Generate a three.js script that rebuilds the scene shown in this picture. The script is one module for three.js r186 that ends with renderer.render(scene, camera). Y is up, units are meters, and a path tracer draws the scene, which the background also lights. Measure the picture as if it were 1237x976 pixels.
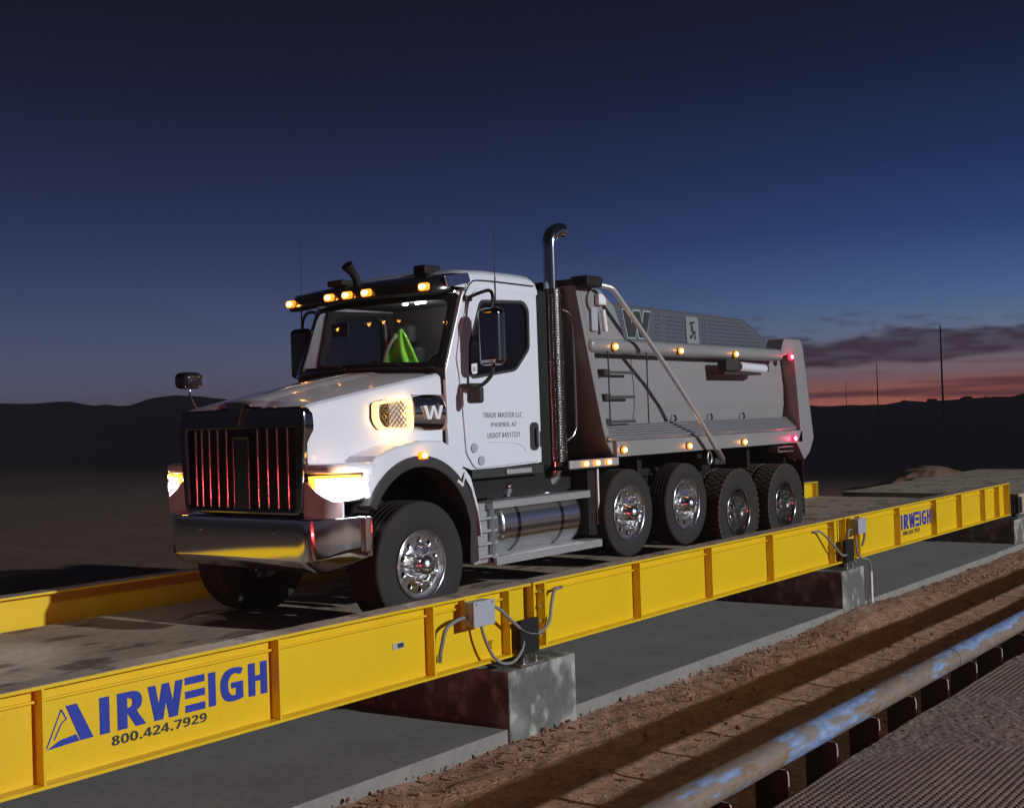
import * as THREE from 'three';
import { RoundedBoxGeometry } from 'three/addons/geometries/RoundedBoxGeometry.js';
import { TextGeometry } from 'three/addons/geometries/TextGeometry.js';
import { FontLoader } from 'three/addons/loaders/FontLoader.js';
import { mergeGeometries, toCreasedNormals } from 'three/addons/utils/BufferGeometryUtils.js';
import { RectAreaLightUniformsLib } from 'three/addons/lights/RectAreaLightUniformsLib.js';
RectAreaLightUniformsLib.init();

// ------------------------------------------------------------------ scene, camera, sky, lights
const scene = new THREE.Scene();
const renderer = new THREE.WebGLRenderer({ antialias: true });
renderer.setSize(1024, 807);
renderer.toneMapping = THREE.LinearToneMapping;
renderer.toneMappingExposure = 1.0;
renderer.shadowMap.enabled = true;
renderer.shadowMap.type = THREE.PCFSoftShadowMap;

const camera = new THREE.PerspectiveCamera(38.055, 1024 / 807, 0.1, 9000);
camera.position.set(-7.506, 2.797, 7.056);
{
  const right = new THREE.Vector3(0.62449, -0.03239, 0.78036), up = new THREE.Vector3(0.00883, 0.99937, 0.03442), back = new THREE.Vector3(-0.78098, -0.0146, 0.62439);
  camera.quaternion.setFromRotationMatrix(new THREE.Matrix4().makeBasis(right, up, back));
}

let seed = 12345;
const rnd = () => { seed = (seed * 1664525 + 1013904223) >>> 0; return seed / 4294967296; };
const rr = (a, b) => a + (b - a) * rnd();
const clamp = THREE.MathUtils.clamp, lerp = THREE.MathUtils.lerp, smooth = (x, a, b) => { const t = clamp((x - a) / (b - a), 0, 1); return t * t * (3 - 2 * t); };
function hash2(ix, iy) { let h = Math.imul(ix | 0, 374761393) ^ Math.imul(iy | 0, 668265263); h = Math.imul(h ^ (h >>> 13), 1274126177); return ((h ^ (h >>> 16)) >>> 0) / 4294967296; }
function vnoise(x, y, px = 0, py = 0) {
  const ix = Math.floor(x), iy = Math.floor(y), fx = x - ix, fy = y - iy, u = fx * fx * (3 - 2 * fx), v = fy * fy * (3 - 2 * fy);
  const w = (a, p) => (p ? ((a % p) + p) % p : a);
  const a = hash2(w(ix, px), w(iy, py)), b = hash2(w(ix + 1, px), w(iy, py)), c = hash2(w(ix, px), w(iy + 1, py)), d = hash2(w(ix + 1, px), w(iy + 1, py));
  return lerp(lerp(a, b, u), lerp(c, d, u), v);
}
function fbm(x, y, oct = 4, px = 0, py = 0) {
  let s = 0, a = 0.5, n = 0;
  for (let i = 0; i < oct; i++) { s += a * vnoise(x + i * 17, y + i * 31, px, py); n += a; a *= 0.5; x *= 2; y *= 2; px *= 2; py *= 2; }
  return s / n;
}
const lin = (r, g, b) => new THREE.Color().setRGB(r / 255, g / 255, b / 255, THREE.SRGBColorSpace).toArray();

// dusk sky: air and clouds only. Azimuth is atan2(z, x) in degrees; the sun has set beyond the right edge of the frame.
const SUN_AZ = -6;
{
  const W = 4096, H = 2048, data = new Float32Array(W * H * 4);
  const away = [[0, 108, 107, 124], [1.5, 99, 101, 123], [3, 86, 92, 119], [5, 69, 78, 111], [8.5, 44, 53, 91], [12, 29, 37, 70], [16, 17, 23, 47], [19, 11, 15, 34], [30, 8, 11, 26], [90, 6, 8, 20]];
  const glow = [[0, 226, 122, 90], [0.7, 208, 117, 95], [1.3, 170, 111, 108], [2.2, 138, 118, 130], [3.5, 112, 125, 153], [5.2, 79, 106, 151], [8.5, 44, 67, 116], [12, 28, 45, 88], [16, 17, 28, 60], [19, 12, 19, 42], [30, 10, 12, 29], [90, 7, 8, 20]];
  const at = (t, e) => { let i = 1; while (i < t.length - 1 && t[i][0] < e) i++; const a = t[i - 1], b = t[i], k = clamp((e - a[0]) / (b[0] - a[0]), 0, 1), s = k; return lin(lerp(a[1], b[1], s), lerp(a[2], b[2], s), lerp(a[3], b[3], s)); };
  const dark = lin(66, 53, 66), mauve = lin(142, 131, 142), red = lin(132, 70, 74);
  for (let j = 0; j < H; j++) {
    const e = ((j + 0.5) / H - 0.5) * 180, A = at(away, Math.max(0, e)), G = at(glow, Math.max(0, e));
    for (let i = 0; i < W; i++) {
      const az = ((i + 0.5) / W - 0.5) * 360, da = Math.abs(((az - SUN_AZ + 540) % 360) - 180);
      const g = Math.exp(-Math.pow(da / 30, 2.2)), back = 1 - 0.72 * smooth(da, 62, 150);
      let r = lerp(A[0], G[0], g) * back, gg = lerp(A[1], G[1], g) * back, b = lerp(A[2], G[2], g) * back;
      if (e > -0.3 && e < 6.5 && da < 34) {
        const spread = smooth(34 - da, 0, 14);
        const wob = fbm(az * 0.26 + 40, e * 1.1, 4), fine = fbm(az * 0.8, e * 6.5 + 9, 6), streak = fbm(az * 0.13 + 5, e * 4.2, 4);
        // long bank of cloud, its top frayed
        const top = 3.85 - 0.03 * Math.max(0, da - 8) + (wob - 0.5) * 0.6 + (fine - 0.5) * 0.7, bot = 2.25 - 0.03 * Math.max(0, da - 8) + (wob - 0.5) * 0.8;
        let bank = smooth(top - e, -0.06, 0.2) * smooth(e - bot, -0.06, 0.22) * (0.72 + 0.28 * smooth(fine, 0.34, 0.56));
        // thin streaks below it, and a few rags above
        const st = smooth(streak, 0.46, 0.56) * smooth(e, 0.15, 0.5) * smooth(2.3 - e, 0, 0.6);
        const rag = smooth(fbm(az * 0.9 + 3, e * 4 + 50, 4), 0.6, 0.72) * smooth(e, 3, 3.6) * smooth(5.2 - e, 0, 0.9) * 0.6;
        const edge = smooth(spread, 0, 1);
        const mix = (c, k) => { r = lerp(r, c[0], k); gg = lerp(gg, c[1], k); b = lerp(b, c[2], k); };
        mix(mauve, 0.5 * smooth(2.5 - e, 0, 0.5) * smooth(e, 1.3, 1.7) * g);
        mix(red, 0.8 * st * edge * Math.min(1, g + 0.15)); mix(dark, 0.55 * st * edge * smooth(streak, 0.58, 0.7));
        mix(dark, Math.min(1, bank * edge) * 0.95); mix(dark, rag * edge * 0.7);
      }
      const o = (j * W + i) * 4;
      data[o] = r; data[o + 1] = gg; data[o + 2] = b; data[o + 3] = 1;
    }
  }
  const sky = new THREE.DataTexture(data, W, H, THREE.RGBAFormat, THREE.FloatType);
  sky.mapping = THREE.EquirectangularReflectionMapping; sky.magFilter = THREE.LinearFilter; sky.needsUpdate = true;
  scene.background = sky; scene.environment = sky;
}
// what is left of the sun: a weak warm light from the horizon
const sun = new THREE.DirectionalLight(0xffc9a0, 0.02);
sun.position.set(60 * Math.cos(SUN_AZ * Math.PI / 180), 2.5, 60 * Math.sin(SUN_AZ * Math.PI / 180)); sun.target.position.set(0, 1, 0);
sun.castShadow = true; sun.shadow.radius = 6; sun.shadow.mapSize.set(2048, 2048);
Object.assign(sun.shadow.camera, { left: -25, right: 25, top: 20, bottom: -20, near: 1, far: 120 });
scene.add(sun, sun.target);
// the yard floodlight on its mast, far behind the camera (the mast is built further down)
const FLOOD = new THREE.Vector3(17, 34.5, 110);
const flood = new THREE.SpotLight(new THREE.Color().setRGB(0.92, 0.97, 1.0), 37500, 0, 0.34, 0.6, 2);
flood.position.copy(FLOOD); flood.target.position.set(3.2, 1, -1);
flood.castShadow = true; flood.shadow.radius = 38; flood.shadow.mapSize.set(4096, 4096); flood.shadow.camera.near = 5; flood.shadow.camera.far = 260;
scene.add(flood, flood.target);

// ------------------------------------------------------------------ helpers
const taken = {};
const numbered = (n) => { taken[n] = (taken[n] ?? -1) + 1; return taken[n] ? n + '_' + String(taken[n]).padStart(3, '0') : n; };
function thing(name, label, category, pos = [0, 0, 0], group) { const o = new THREE.Group(); o.name = numbered(name); o.userData = { label, category }; if (group) o.userData.group = group; o.position.set(...pos); scene.add(o); return o; }
function part(name, geo, mat, parent, label) { const m = new THREE.Mesh(Array.isArray(geo) ? merge(geo) : geo, mat); m.name = name; m.castShadow = m.receiveShadow = true; if (label) m.userData.label = label; parent.add(m); return m; }
function sub(name, parent, label) { const o = new THREE.Group(); o.name = name; if (label) o.userData.label = label; parent.add(o); return o; }
function struct(name, geo, mat) { const m = part(name, geo, mat, scene); m.name = numbered(name); m.userData = { kind: 'structure' }; return m; }
function merge(list) { return mergeGeometries(list.map((g) => { const h = g.index ? g.toNonIndexed() : g; for (const k of Object.keys(h.attributes)) if (!['position', 'normal', 'uv'].includes(k)) h.deleteAttribute(k); return h; })); }
const bx = (w, h, d, x = 0, y = 0, z = 0) => new THREE.BoxGeometry(w, h, d).translate(x, y, z);
const ab = (x0, x1, y0, y1, z0, z1) => new THREE.BoxGeometry(x1 - x0, y1 - y0, z1 - z0).translate((x0 + x1) / 2, (y0 + y1) / 2, (z0 + z1) / 2);
const rb = (x0, x1, y0, y1, z0, z1, r = 0.01, s = 3) => new RoundedBoxGeometry(x1 - x0, y1 - y0, z1 - z0, s, r).translate((x0 + x1) / 2, (y0 + y1) / 2, (z0 + z1) / 2);
const V = (a) => new THREE.Vector3(...a);
function rod(a, b, r, seg = 12, r2 = r) { const A = V(a), B = V(b), d = B.clone().sub(A), L = d.length(); return new THREE.CylinderGeometry(r2, r, L, seg).applyQuaternion(new THREE.Quaternion().setFromUnitVectors(new THREE.Vector3(0, 1, 0), d.normalize())).translate((A.x + B.x) / 2, (A.y + B.y) / 2, (A.z + B.z) / 2); }
const tube = (pts, r, seg = 24, rad = 8, tension = 0.5) => new THREE.TubeGeometry(new THREE.CatmullRomCurve3(pts.map(V), false, 'catmullrom', tension), seg, r, rad);
const shp = (pts) => new THREE.Shape(pts.map((p) => new THREE.Vector2(p[0], p[1])));
function rpoly(pts, r, seg = 5) { // polygon with rounded corners
  const s = new THREE.Shape(), n = pts.length;
  for (let i = 0; i < n; i++) {
    const p = new THREE.Vector2(...pts[i]), a = new THREE.Vector2(...pts[(i + n - 1) % n]).sub(p), b = new THREE.Vector2(...pts[(i + 1) % n]).sub(p);
    const k = Math.min(r, a.length() * 0.48, b.length() * 0.48), A = p.clone().add(a.setLength(k)), B = p.clone().add(b.setLength(k));
    if (i) s.lineTo(A.x, A.y); else s.moveTo(A.x, A.y);
    s.quadraticCurveTo(p.x, p.y, B.x, B.y);
  }
  s.closePath(); return s;
}
// extrusion of an (x, y) outline from z0 to z1
function ex(shape, z0, z1, bevel = 0, seg = 2, curve = 8) { const d = z1 - z0; return new THREE.ExtrudeGeometry(shape, { depth: d - 2 * bevel, bevelEnabled: bevel > 0, bevelSize: bevel, bevelThickness: bevel, bevelOffset: -bevel, bevelSegments: seg, curveSegments: curve }).translate(0, 0, z0 + bevel); }
// loft through rings of points (each ring the same count)
function loft(rings, closed = true, caps = false) {
  const n = rings[0].length, pos = [], uv = [], idx = [];
  rings.forEach((r, i) => r.forEach((p, j) => { pos.push(...p); uv.push(j / n, i / rings.length); }));
  for (let i = 0; i < rings.length - 1; i++) for (let j = 0; j < (closed ? n : n - 1); j++) { const a = i * n + j, b = i * n + (j + 1) % n, c = a + n, d = b + n; idx.push(a, b, d, a, d, c); }
  const g = new THREE.BufferGeometry(); g.setAttribute('position', new THREE.Float32BufferAttribute(pos, 3)); g.setAttribute('uv', new THREE.Float32BufferAttribute(uv, 2)); g.setIndex(idx);
  g.computeVertexNormals(); return g;
}
// uv in metres from position, by the face's main direction
function metricUV(g0, s = 1) {
  const g = g0.index ? g0.toNonIndexed() : g0, p = g.attributes.position, uv = new Float32Array(p.count * 2), a = new THREE.Vector3(), b = new THREE.Vector3(), c = new THREE.Vector3();
  for (let i = 0; i < p.count; i += 3) {
    a.fromBufferAttribute(p, i); b.fromBufferAttribute(p, i + 1); c.fromBufferAttribute(p, i + 2);
    const n = b.clone().sub(a).cross(c.clone().sub(a)), ax = Math.abs(n.x), ay = Math.abs(n.y), az = Math.abs(n.z);
    [a, b, c].forEach((v, k) => { const [u, w] = ay >= ax && ay >= az ? [v.x, v.z] : ax > az ? [v.z, v.y] : [v.x, v.y]; uv[(i + k) * 2] = u * s; uv[(i + k) * 2 + 1] = w * s; });
  }
  g.setAttribute('uv', new THREE.BufferAttribute(uv, 2)); return g;
}
// textures
function tex(N, f, srgb = true, M = N) {
  const d = new Uint8Array(N * M * 4);
  for (let y = 0; y < M; y++) for (let x = 0; x < N; x++) { const c = f(x / N, y / M), o = (y * N + x) * 4; if (typeof c === 'number') d[o] = d[o + 1] = d[o + 2] = clamp(c, 0, 1) * 255; else { d[o] = clamp(c[0], 0, 255); d[o + 1] = clamp(c[1], 0, 255); d[o + 2] = clamp(c[2], 0, 255); } d[o + 3] = 255; }
  const t = new THREE.DataTexture(d, N, M); t.wrapS = t.wrapT = THREE.RepeatWrapping; t.magFilter = THREE.LinearFilter; t.minFilter = THREE.LinearMipmapLinearFilter; t.generateMipmaps = true; if (srgb) t.colorSpace = THREE.SRGBColorSpace; t.needsUpdate = true; return t;
}
const rep = (t, x, y = x) => { const c = t.clone(); c.repeat.set(x, y); c.needsUpdate = true; return c; };
const mix3 = (a, b, k) => [lerp(a[0], b[0], k), lerp(a[1], b[1], k), lerp(a[2], b[2], k)];
const M = (o) => new THREE.MeshPhysicalMaterial(o);
const rgb = (r, g, b) => new THREE.Color().setRGB(r, g, b);
// ------------------------------------------------------------------ materials
const soilHeight = tex(1024, (u, v) => { const n = fbm(u * 12, v * 12, 6, 12, 12), clod = smooth(fbm(u * 40 + 7, v * 40, 3, 40, 40), 0.58, 0.75); return n * 0.75 + clod * 0.25; }, false);
const soilColor = tex(1024, (u, v) => { const a = fbm(u * 6, v * 6, 5, 6, 6), b = fbm(u * 48 + 3, v * 48, 3, 48, 48), c = fbm(u * 3 + 9, v * 3, 4, 3, 3); let k = mix3([152, 114, 94], [186, 146, 122], a); k = mix3(k, [134, 92, 74], smooth(c, 0.45, 0.7) * 0.6); return k.map((q) => q * (0.8 + 0.4 * b)); });
const concHeight = tex(512, (u, v) => fbm(u * 16, v * 16, 5, 16, 16), false);
const concColor = tex(1024, (u, v) => { const a = fbm(u * 5, v * 5, 5, 5, 5), b = fbm(u * 60, v * 60, 2, 60, 60); return mix3([122, 119, 117], [142, 139, 136], a).map((q) => q * (0.94 + 0.12 * b)); });
const pierColor = tex(1024, (u, v) => { const a = fbm(u * 4, v * 3, 6, 4, 3), s = fbm(u * 14, v * 9, 5, 14, 9), b = fbm(u * 70, v * 70, 2, 70, 70); let k = mix3([104, 104, 100], [156, 156, 152], smooth(a, 0.36, 0.62)).map((q) => q * 0.9); k = mix3(k, [190, 192, 192], smooth(s, 0.46, 0.74) * 0.6); return k.map((q) => q * (0.92 + 0.16 * b)); });
const deckColor = tex(1024, (u, v) => { const a = fbm(u * 4, v * 4, 5, 4, 4), st = fbm(u * 7 + 3, v * 14, 5, 7, 14), b = fbm(u * 60, v * 60, 2, 60, 60); let k = mix3([154, 136, 118], [178, 160, 142], a); k = mix3(k, [84, 68, 56], smooth(st, 0.6, 0.75) * 0.7); return k.map((q) => q * (0.9 + 0.2 * b)); });
const farSoil = tex(1024, (u, v) => { const a = fbm(u * 8, v * 8, 6, 8, 8), b = fbm(u * 40, v * 40, 3, 40, 40); return mix3([112, 88, 74], [146, 118, 98], a).map((q) => q * (0.85 + 0.3 * b)); });
const paintWear = tex(512, (u, v) => { const a = fbm(u * 6, v * 6, 5, 6, 6), sp = smooth(fbm(u * 50, v * 50, 3, 50, 50), 0.7, 0.8); return mix3(mix3([232, 193, 18], [222, 182, 14], a), [176, 140, 30], sp * 0.12); });
const mat = {
  soil: M({ map: rep(soilColor, 0.45), bumpMap: rep(soilHeight, 0.45), bumpScale: 0.026, roughness: 1 }),
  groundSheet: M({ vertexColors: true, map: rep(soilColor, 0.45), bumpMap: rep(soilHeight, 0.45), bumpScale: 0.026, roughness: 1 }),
  ground: M({ map: rep(farSoil, 0.12), bumpMap: rep(soilHeight, 0.2), bumpScale: 0.08, roughness: 1 }),
  concrete: M({ map: rep(concColor, 0.35), bumpMap: rep(concHeight, 0.8), bumpScale: 0.002, roughness: 0.9 }),
  pier: M({ map: rep(pierColor, 0.55), bumpMap: rep(concHeight, 1.2), bumpScale: 0.003, roughness: 0.92 }),
  slabEdge: M({ map: rep(pierColor, 1.1), bumpMap: rep(concHeight, 2), bumpScale: 0.01, roughness: 0.95 }),
  deck: M({ map: rep(deckColor, 0.3), bumpMap: rep(concHeight, 0.9), bumpScale: 0.003, roughness: 0.9 }),
  yellow: M({ map: rep(paintWear, 0.6), roughness: 0.42, clearcoat: 0.25, clearcoatRoughness: 0.3 }),
  flangeTop: M({ map: rep(deckColor, 0.9), roughness: 0.5, metalness: 0.1 }),
  blueLetter: M({ color: rgb(0.018, 0.04, 0.34), roughness: 0.45 }),
  whiteLetter: M({ color: rgb(0.62, 0.62, 0.62), roughness: 0.5 }),
  greyBox: M({ color: rgb(0.36, 0.37, 0.42), roughness: 0.55 }),
  cable: M({ color: rgb(0.2, 0.2, 0.21), roughness: 0.55 }),
  steel: M({ color: rgb(0.5, 0.5, 0.5), metalness: 0.9, roughness: 0.35 }),
  blackSteel: M({ color: rgb(0.03, 0.03, 0.032), roughness: 0.5 }),
  pvc: M({ color: rgb(0.75, 0.75, 0.77), roughness: 0.4 }),
  white: M({ color: rgb(0.74, 0.75, 0.82), roughness: 0.32, clearcoat: 1, clearcoatRoughness: 0.06 }),
  chrome: M({ color: rgb(0.84, 0.84, 0.86), metalness: 1, roughness: 0.1 }),
  darkChrome: M({ color: rgb(0.3, 0.3, 0.31), metalness: 1, roughness: 0.12 }),
  alu: M({ color: rgb(0.62, 0.6, 0.6), metalness: 0.55, roughness: 0.36, bumpMap: rep(concHeight, 2), bumpScale: 0.0006 }),
  tread: M({ color: rgb(0.5, 0.5, 0.51), metalness: 0.55, roughness: 0.42 }),
  rimAlu: M({ color: rgb(0.86, 0.86, 0.88), metalness: 1, roughness: 0.2 }),
  rimDark: M({ color: rgb(0.62, 0.61, 0.62), metalness: 1, roughness: 0.16 }),
  ledge: M({ color: rgb(0.66, 0.66, 0.68), metalness: 0.85, roughness: 0.3 }),
  black: M({ color: rgb(0.016, 0.015, 0.015), roughness: 0.6, specularIntensity: 0.4 }),
  trim: M({ color: rgb(0.04, 0.037, 0.038), roughness: 0.6, specularIntensity: 0.5 }),
  gloss: M({ color: rgb(0.012, 0.012, 0.013), roughness: 0.15, clearcoat: 0.6 }),
  rubber: M({ color: rgb(0.03, 0.027, 0.027), roughness: 0.8, specularIntensity: 0.5, bumpMap: rep(concHeight, 6), bumpScale: 0.001 }),
  treadRubber: M({ color: rgb(0.075, 0.058, 0.048), roughness: 0.92, bumpMap: rep(concHeight, 6), bumpScale: 0.002 }),
  box: M({ color: rgb(0.25, 0.248, 0.252), roughness: 0.36, clearcoat: 0.35, clearcoatRoughness: 0.2 }),
  boxFront: M({ color: rgb(0.05, 0.048, 0.048), roughness: 0.5 }),
  screen: M({ color: rgb(0.12, 0.13, 0.155), metalness: 0.4, roughness: 0.45 }),
  glass: M({ color: rgb(0.93, 0.95, 0.95), transmission: 1, thickness: 0, roughness: 0.02, ior: 1.5 }),
  sideGlass: M({ color: rgb(0.34, 0.33, 0.33), transmission: 1, thickness: 0, roughness: 0.02, ior: 1.5 }),
  lens: M({ color: rgb(0.95, 0.95, 0.97), transmission: 1, thickness: 0, roughness: 0.03, ior: 1.45 }),
  seat: M({ color: rgb(0.05, 0.048, 0.05), roughness: 0.9 }),
  vest: M({ color: rgb(0.3, 0.85, 0.06), roughness: 0.85, sheen: 0.5, sheenColor: rgb(0.3, 0.85, 0.1) }),
  vestTape: M({ color: rgb(0.4, 0.42, 0.4), roughness: 0.35 }),
  amber: M({ color: rgb(0.6, 0.2, 0.02), emissive: rgb(2.0, 0.5, 0.03), roughness: 0.3 }),
  ledCore: M({ color: rgb(0.8, 0.6, 0.3), emissive: rgb(9, 5.2, 1.4), roughness: 0.4 }),
  redCore: M({ color: rgb(0.8, 0.3, 0.3), emissive: rgb(8, 2.0, 2.4), roughness: 0.4 }),
  amberSmall: M({ color: rgb(0.6, 0.2, 0.02), emissive: rgb(1.6, 0.42, 0.04), roughness: 0.3 }),
  redLamp: M({ color: rgb(0.5, 0.02, 0.05), emissive: rgb(1.6, 0.03, 0.14), roughness: 0.3 }),
  head: M({ color: rgb(0.8, 0.8, 0.8), emissive: rgb(7, 6.8, 7.4), roughness: 0.3 }),
  headAmber: M({ color: rgb(0.7, 0.3, 0.05), emissive: rgb(3.4, 1.35, 0.15), roughness: 0.3 }),
  ventLed: M({ color: rgb(0.8, 0.6, 0.4), emissive: rgb(3.2, 1.75, 0.4), roughness: 0.3 }),
  dome: M({ color: rgb(0.8, 0.8, 0.8), emissive: rgb(3.2, 3.3, 3.6), roughness: 0.4 }),
  print: M({ color: rgb(0.03, 0.03, 0.035), roughness: 0.5 }),
  paper: M({ color: rgb(0.75, 0.75, 0.74), roughness: 0.8 }),
  wood: M({ color: rgb(0.06, 0.045, 0.035), roughness: 0.95 }),
  hill: M({ color: rgb(0.045, 0.036, 0.034), roughness: 1 }),
  shrub: M({ color: rgb(0.04, 0.045, 0.025), roughness: 1 }),
};
const shadowAll = (l) => { l.castShadow = true; return l; };
function bulb(parent, pos, color, cd, radius = 1.2) { const l = new THREE.PointLight(new THREE.Color().setRGB(...color), cd, 0, 2); l.position.set(...pos); l.castShadow = true; l.shadow.radius = radius; parent.add(l); return l; }
const AMB = [1, 0.38, 0.05], RED = [1, 0.03, 0.1];
const font = await new FontLoader().loadAsync('fonts/droid/droid_sans_bold.typeface.json');
const fontR = await new FontLoader().loadAsync('fonts/droid/droid_sans_regular.typeface.json');
// a line of lettering fitted into x0..x1 (or centred at its natural width) with the given cap height, as thin relief facing +z
function lettering(text, f, h, x0, x1, y0, depth = 0.002) {
  const g = new TextGeometry(text, { font: f, size: h, depth, curveSegments: 4, bevelEnabled: false }); g.computeBoundingBox(); const b = g.boundingBox;
  return g.translate(-b.min.x, -b.min.y, 0).scale((x1 - x0) / (b.max.x - b.min.x), h / (b.max.y - b.min.y), 1).translate(x0, y0, 0);
}

// ------------------------------------------------------------------ the setting
// ground: one sheet, fine where the camera is close
{
  const xs = [], zs = [];
  for (let x = -900; x < -60; x += 70) xs.push(x); for (let x = -60; x < -8; x += 4) xs.push(x); for (let x = -8; x < 26; x += 0.07) xs.push(x); for (let x = 26; x < 70; x += 2) xs.push(x); for (let x = 70; x <= 950; x += 80) xs.push(x);
  for (let z = -950; z < -70; z += 80) zs.push(z); for (let z = -70; z < -5; z += 2) zs.push(z); for (let z = -5; z < 0.3; z += 0.6) zs.push(z); for (let z = 0.3; z < 4.5; z += 0.05) zs.push(z); for (let z = 4.5; z < 80; z += 4) zs.push(z); for (let z = 80; z <= 300; z += 110) zs.push(z);
  const pos = [], uv = [], idx = [], col = [];
  for (const z of zs) for (const x of xs) {
    let y = 0;
    const near = smooth(x, -9, -6) * smooth(26 - x, 0, 4) * smooth(z, 0.3, 0.6) * smooth(4.6 - z, 0, 0.3);
    if (near > 0) {
      const n = fbm(x * 0.7, z * 0.7, 3) - 0.5, c = fbm(x * 5, z * 5, 4) - 0.5, ruff = smooth(1.7 - z, 0, 0.8);
      y += near * (-0.05 * smooth(z, 1.4, 1.9) + n * 0.05 + c * (0.03 + 0.035 * ruff) + 0.09 * smooth(x, 5.5, 8) * Math.exp(-Math.pow((z - 0.75) / 0.55, 2)) * (0.25 + 0.75 * smooth(10.5 - x, 0, 2.5)) - 0.025 * ruff);
    } else if (z < -5 || x < -9 || x > 30) { const far = smooth(Math.hypot(x, z), 12, 50); y += (fbm(x * 0.08 + 9, z * 0.08, 4) - 0.5) * 0.7 * far * smooth(Math.hypot(x - FLOOD.x, z - FLOOD.z), 4, 14) - 0.05; }
    if (z > -4.4 && z < 0.35) y -= 0.06;
    pos.push(x, y, z); uv.push(x, z);
    // the graded yard is pale soil; beyond it the colour is darkened to imitate weaker floodlight
    const d = fbm(x * 0.11 + 4, z * 0.11, 4) - 0.5, farShade = Math.max(smooth(-z + d * 14, 6, 10), smooth(x + d * 14, 27, 33)), k = lerp(1, 0.3 + 0.16 * fbm(x * 0.5, z * 0.5, 3), farShade); col.push(k, k, k * lerp(1, 1.04, farShade));
  }
  const n = xs.length;
  for (let j = 0; j < zs.length - 1; j++) for (let i = 0; i < n - 1; i++) { const a = j * n + i, b = a + 1, c = a + n, d = c + 1; idx.push(a, c, b, b, c, d); }
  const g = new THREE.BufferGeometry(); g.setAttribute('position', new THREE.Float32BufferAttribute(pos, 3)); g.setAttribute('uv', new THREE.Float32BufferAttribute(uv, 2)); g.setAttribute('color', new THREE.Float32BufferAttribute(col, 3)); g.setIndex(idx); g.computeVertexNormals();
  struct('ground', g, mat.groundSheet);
}
// loose clods along the slab edge
{
  const g = new THREE.IcosahedronGeometry(1, 1), p = g.attributes.position;
  for (let i = 0; i < p.count; i++) { const x = p.getX(i), y = p.getY(i), z = p.getZ(i), k = 0.75 + 0.5 * hash2(Math.round(x * 50 + y * 977), Math.round(z * 50 - y * 31)); p.setXYZ(i, x * k, y * k * 0.7, z * k); }
  g.computeVertexNormals();
  const N = 2600, im = new THREE.InstancedMesh(g, mat.soil, N), m4 = new THREE.Matrix4(), q = new THREE.Quaternion(), e = new THREE.Euler();
  for (let i = 0; i < N; i++) { const t = rnd(), x = lerp(-6, 19, rnd()), z = t < 0.6 ? rr(0.58, 1.15) : rr(0.6, 4.1), s = 0.004 + 0.022 * Math.pow(rnd(), 3); q.setFromEuler(e.set(rr(0, 6), rr(0, 6), rr(0, 6))); m4.compose(new THREE.Vector3(x, 0.0 + 0.03 * rnd(), z), q, new THREE.Vector3(s, s, s)); im.setMatrixAt(i, m4); im.setColorAt(i, new THREE.Color().setScalar(rr(0.75, 1.1))); }
  im.name = 'soil_clods'; im.userData = { kind: 'stuff', label: 'loose clods of reddish soil beside the concrete slab', category: 'soil' }; im.castShadow = im.receiveShadow = true; scene.add(im);
}
// hills all round the far view
{
  const ridge = (name, az0, az1, dist, prof, rough, s0) => {
    const n = 220, rings = [[], [], []];
    for (let i = 0; i <= n; i++) {
      const az = lerp(az0, az1, i / n), a = az * Math.PI / 180, h = dist * Math.tan(Math.max(0.05, prof(az) + (fbm(az * 0.9 + s0, 3.3, 5) - 0.5) * rough) * Math.PI / 180), cx = camera.position.x, cz = camera.position.z;
      const P = (d, y) => [cx + d * Math.cos(a), y, cz + d * Math.sin(a)];
      rings[0].push(P(dist * 0.55, -2)); rings[1].push(P(dist, h)); rings[2].push(P(dist * 1.3, -2));
    }
    struct(name, loft(rings, false), mat.hill);
  };
  const bump = (az, c, w, h) => h * Math.exp(-Math.pow((az - c) / w, 2));
  ridge('mountains', -150, -36, 700, (az) => 1.55 + bump(az, -54.2, 2.4, 0.32) + bump(az, -62, 5, 0.3) - bump(az, -58.2, 2, 0.1) - 0.9 * smooth(az, -50, -38), 0.5, 10);
  ridge('low_hills', -48, 60, 690, (az) => 0.48 + 0.02 * smooth(az, -24, -15) + bump(az, -14, 4, 0.22), 0.34, 51);
}
// slab
{
  const g = metricUV(rb(-9, 14.78, -0.12, 0.1, -4.1, 0.53, 0.012, 2)), h = metricUV(rb(14.81, 24, -0.12, 0.1, -4.1, 0.5, 0.012, 2));
  struct('concrete_slab', g, mat.concrete); struct('concrete_slab', h, mat.concrete);
}
// piers
for (const [x0, x1, z1, y1, label] of [[0.45, 1.45, 0.56, 0.6, 'mottled concrete pier under the girder joint nearest the grey junction box'], [7.72, 8.48, 0.54, 0.6, 'concrete pier with white plastic pipe on its side'], [16.25, 17.3, 0.42, 0.6, 'concrete pier at the far right end of the weighbridge']]) {
  const p = part('concrete_pier', metricUV(rb(x0, x1, -0.1, y1, -3.95, z1, 0.016, 3)), mat.pier, scene); p.name = numbered('concrete_pier'); p.userData = { label, category: 'pier', group: 'piers under the weighbridge' };
}
{ const p = part('approach_block', metricUV(ab(17.32, 27, -0.1, 0.99, -3.5, 0.22)), mat.deck, scene); p.name = 'approach_ramp'; p.userData = { label: 'concrete approach block at the far end of the weighbridge', category: 'ramp' }; }
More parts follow.
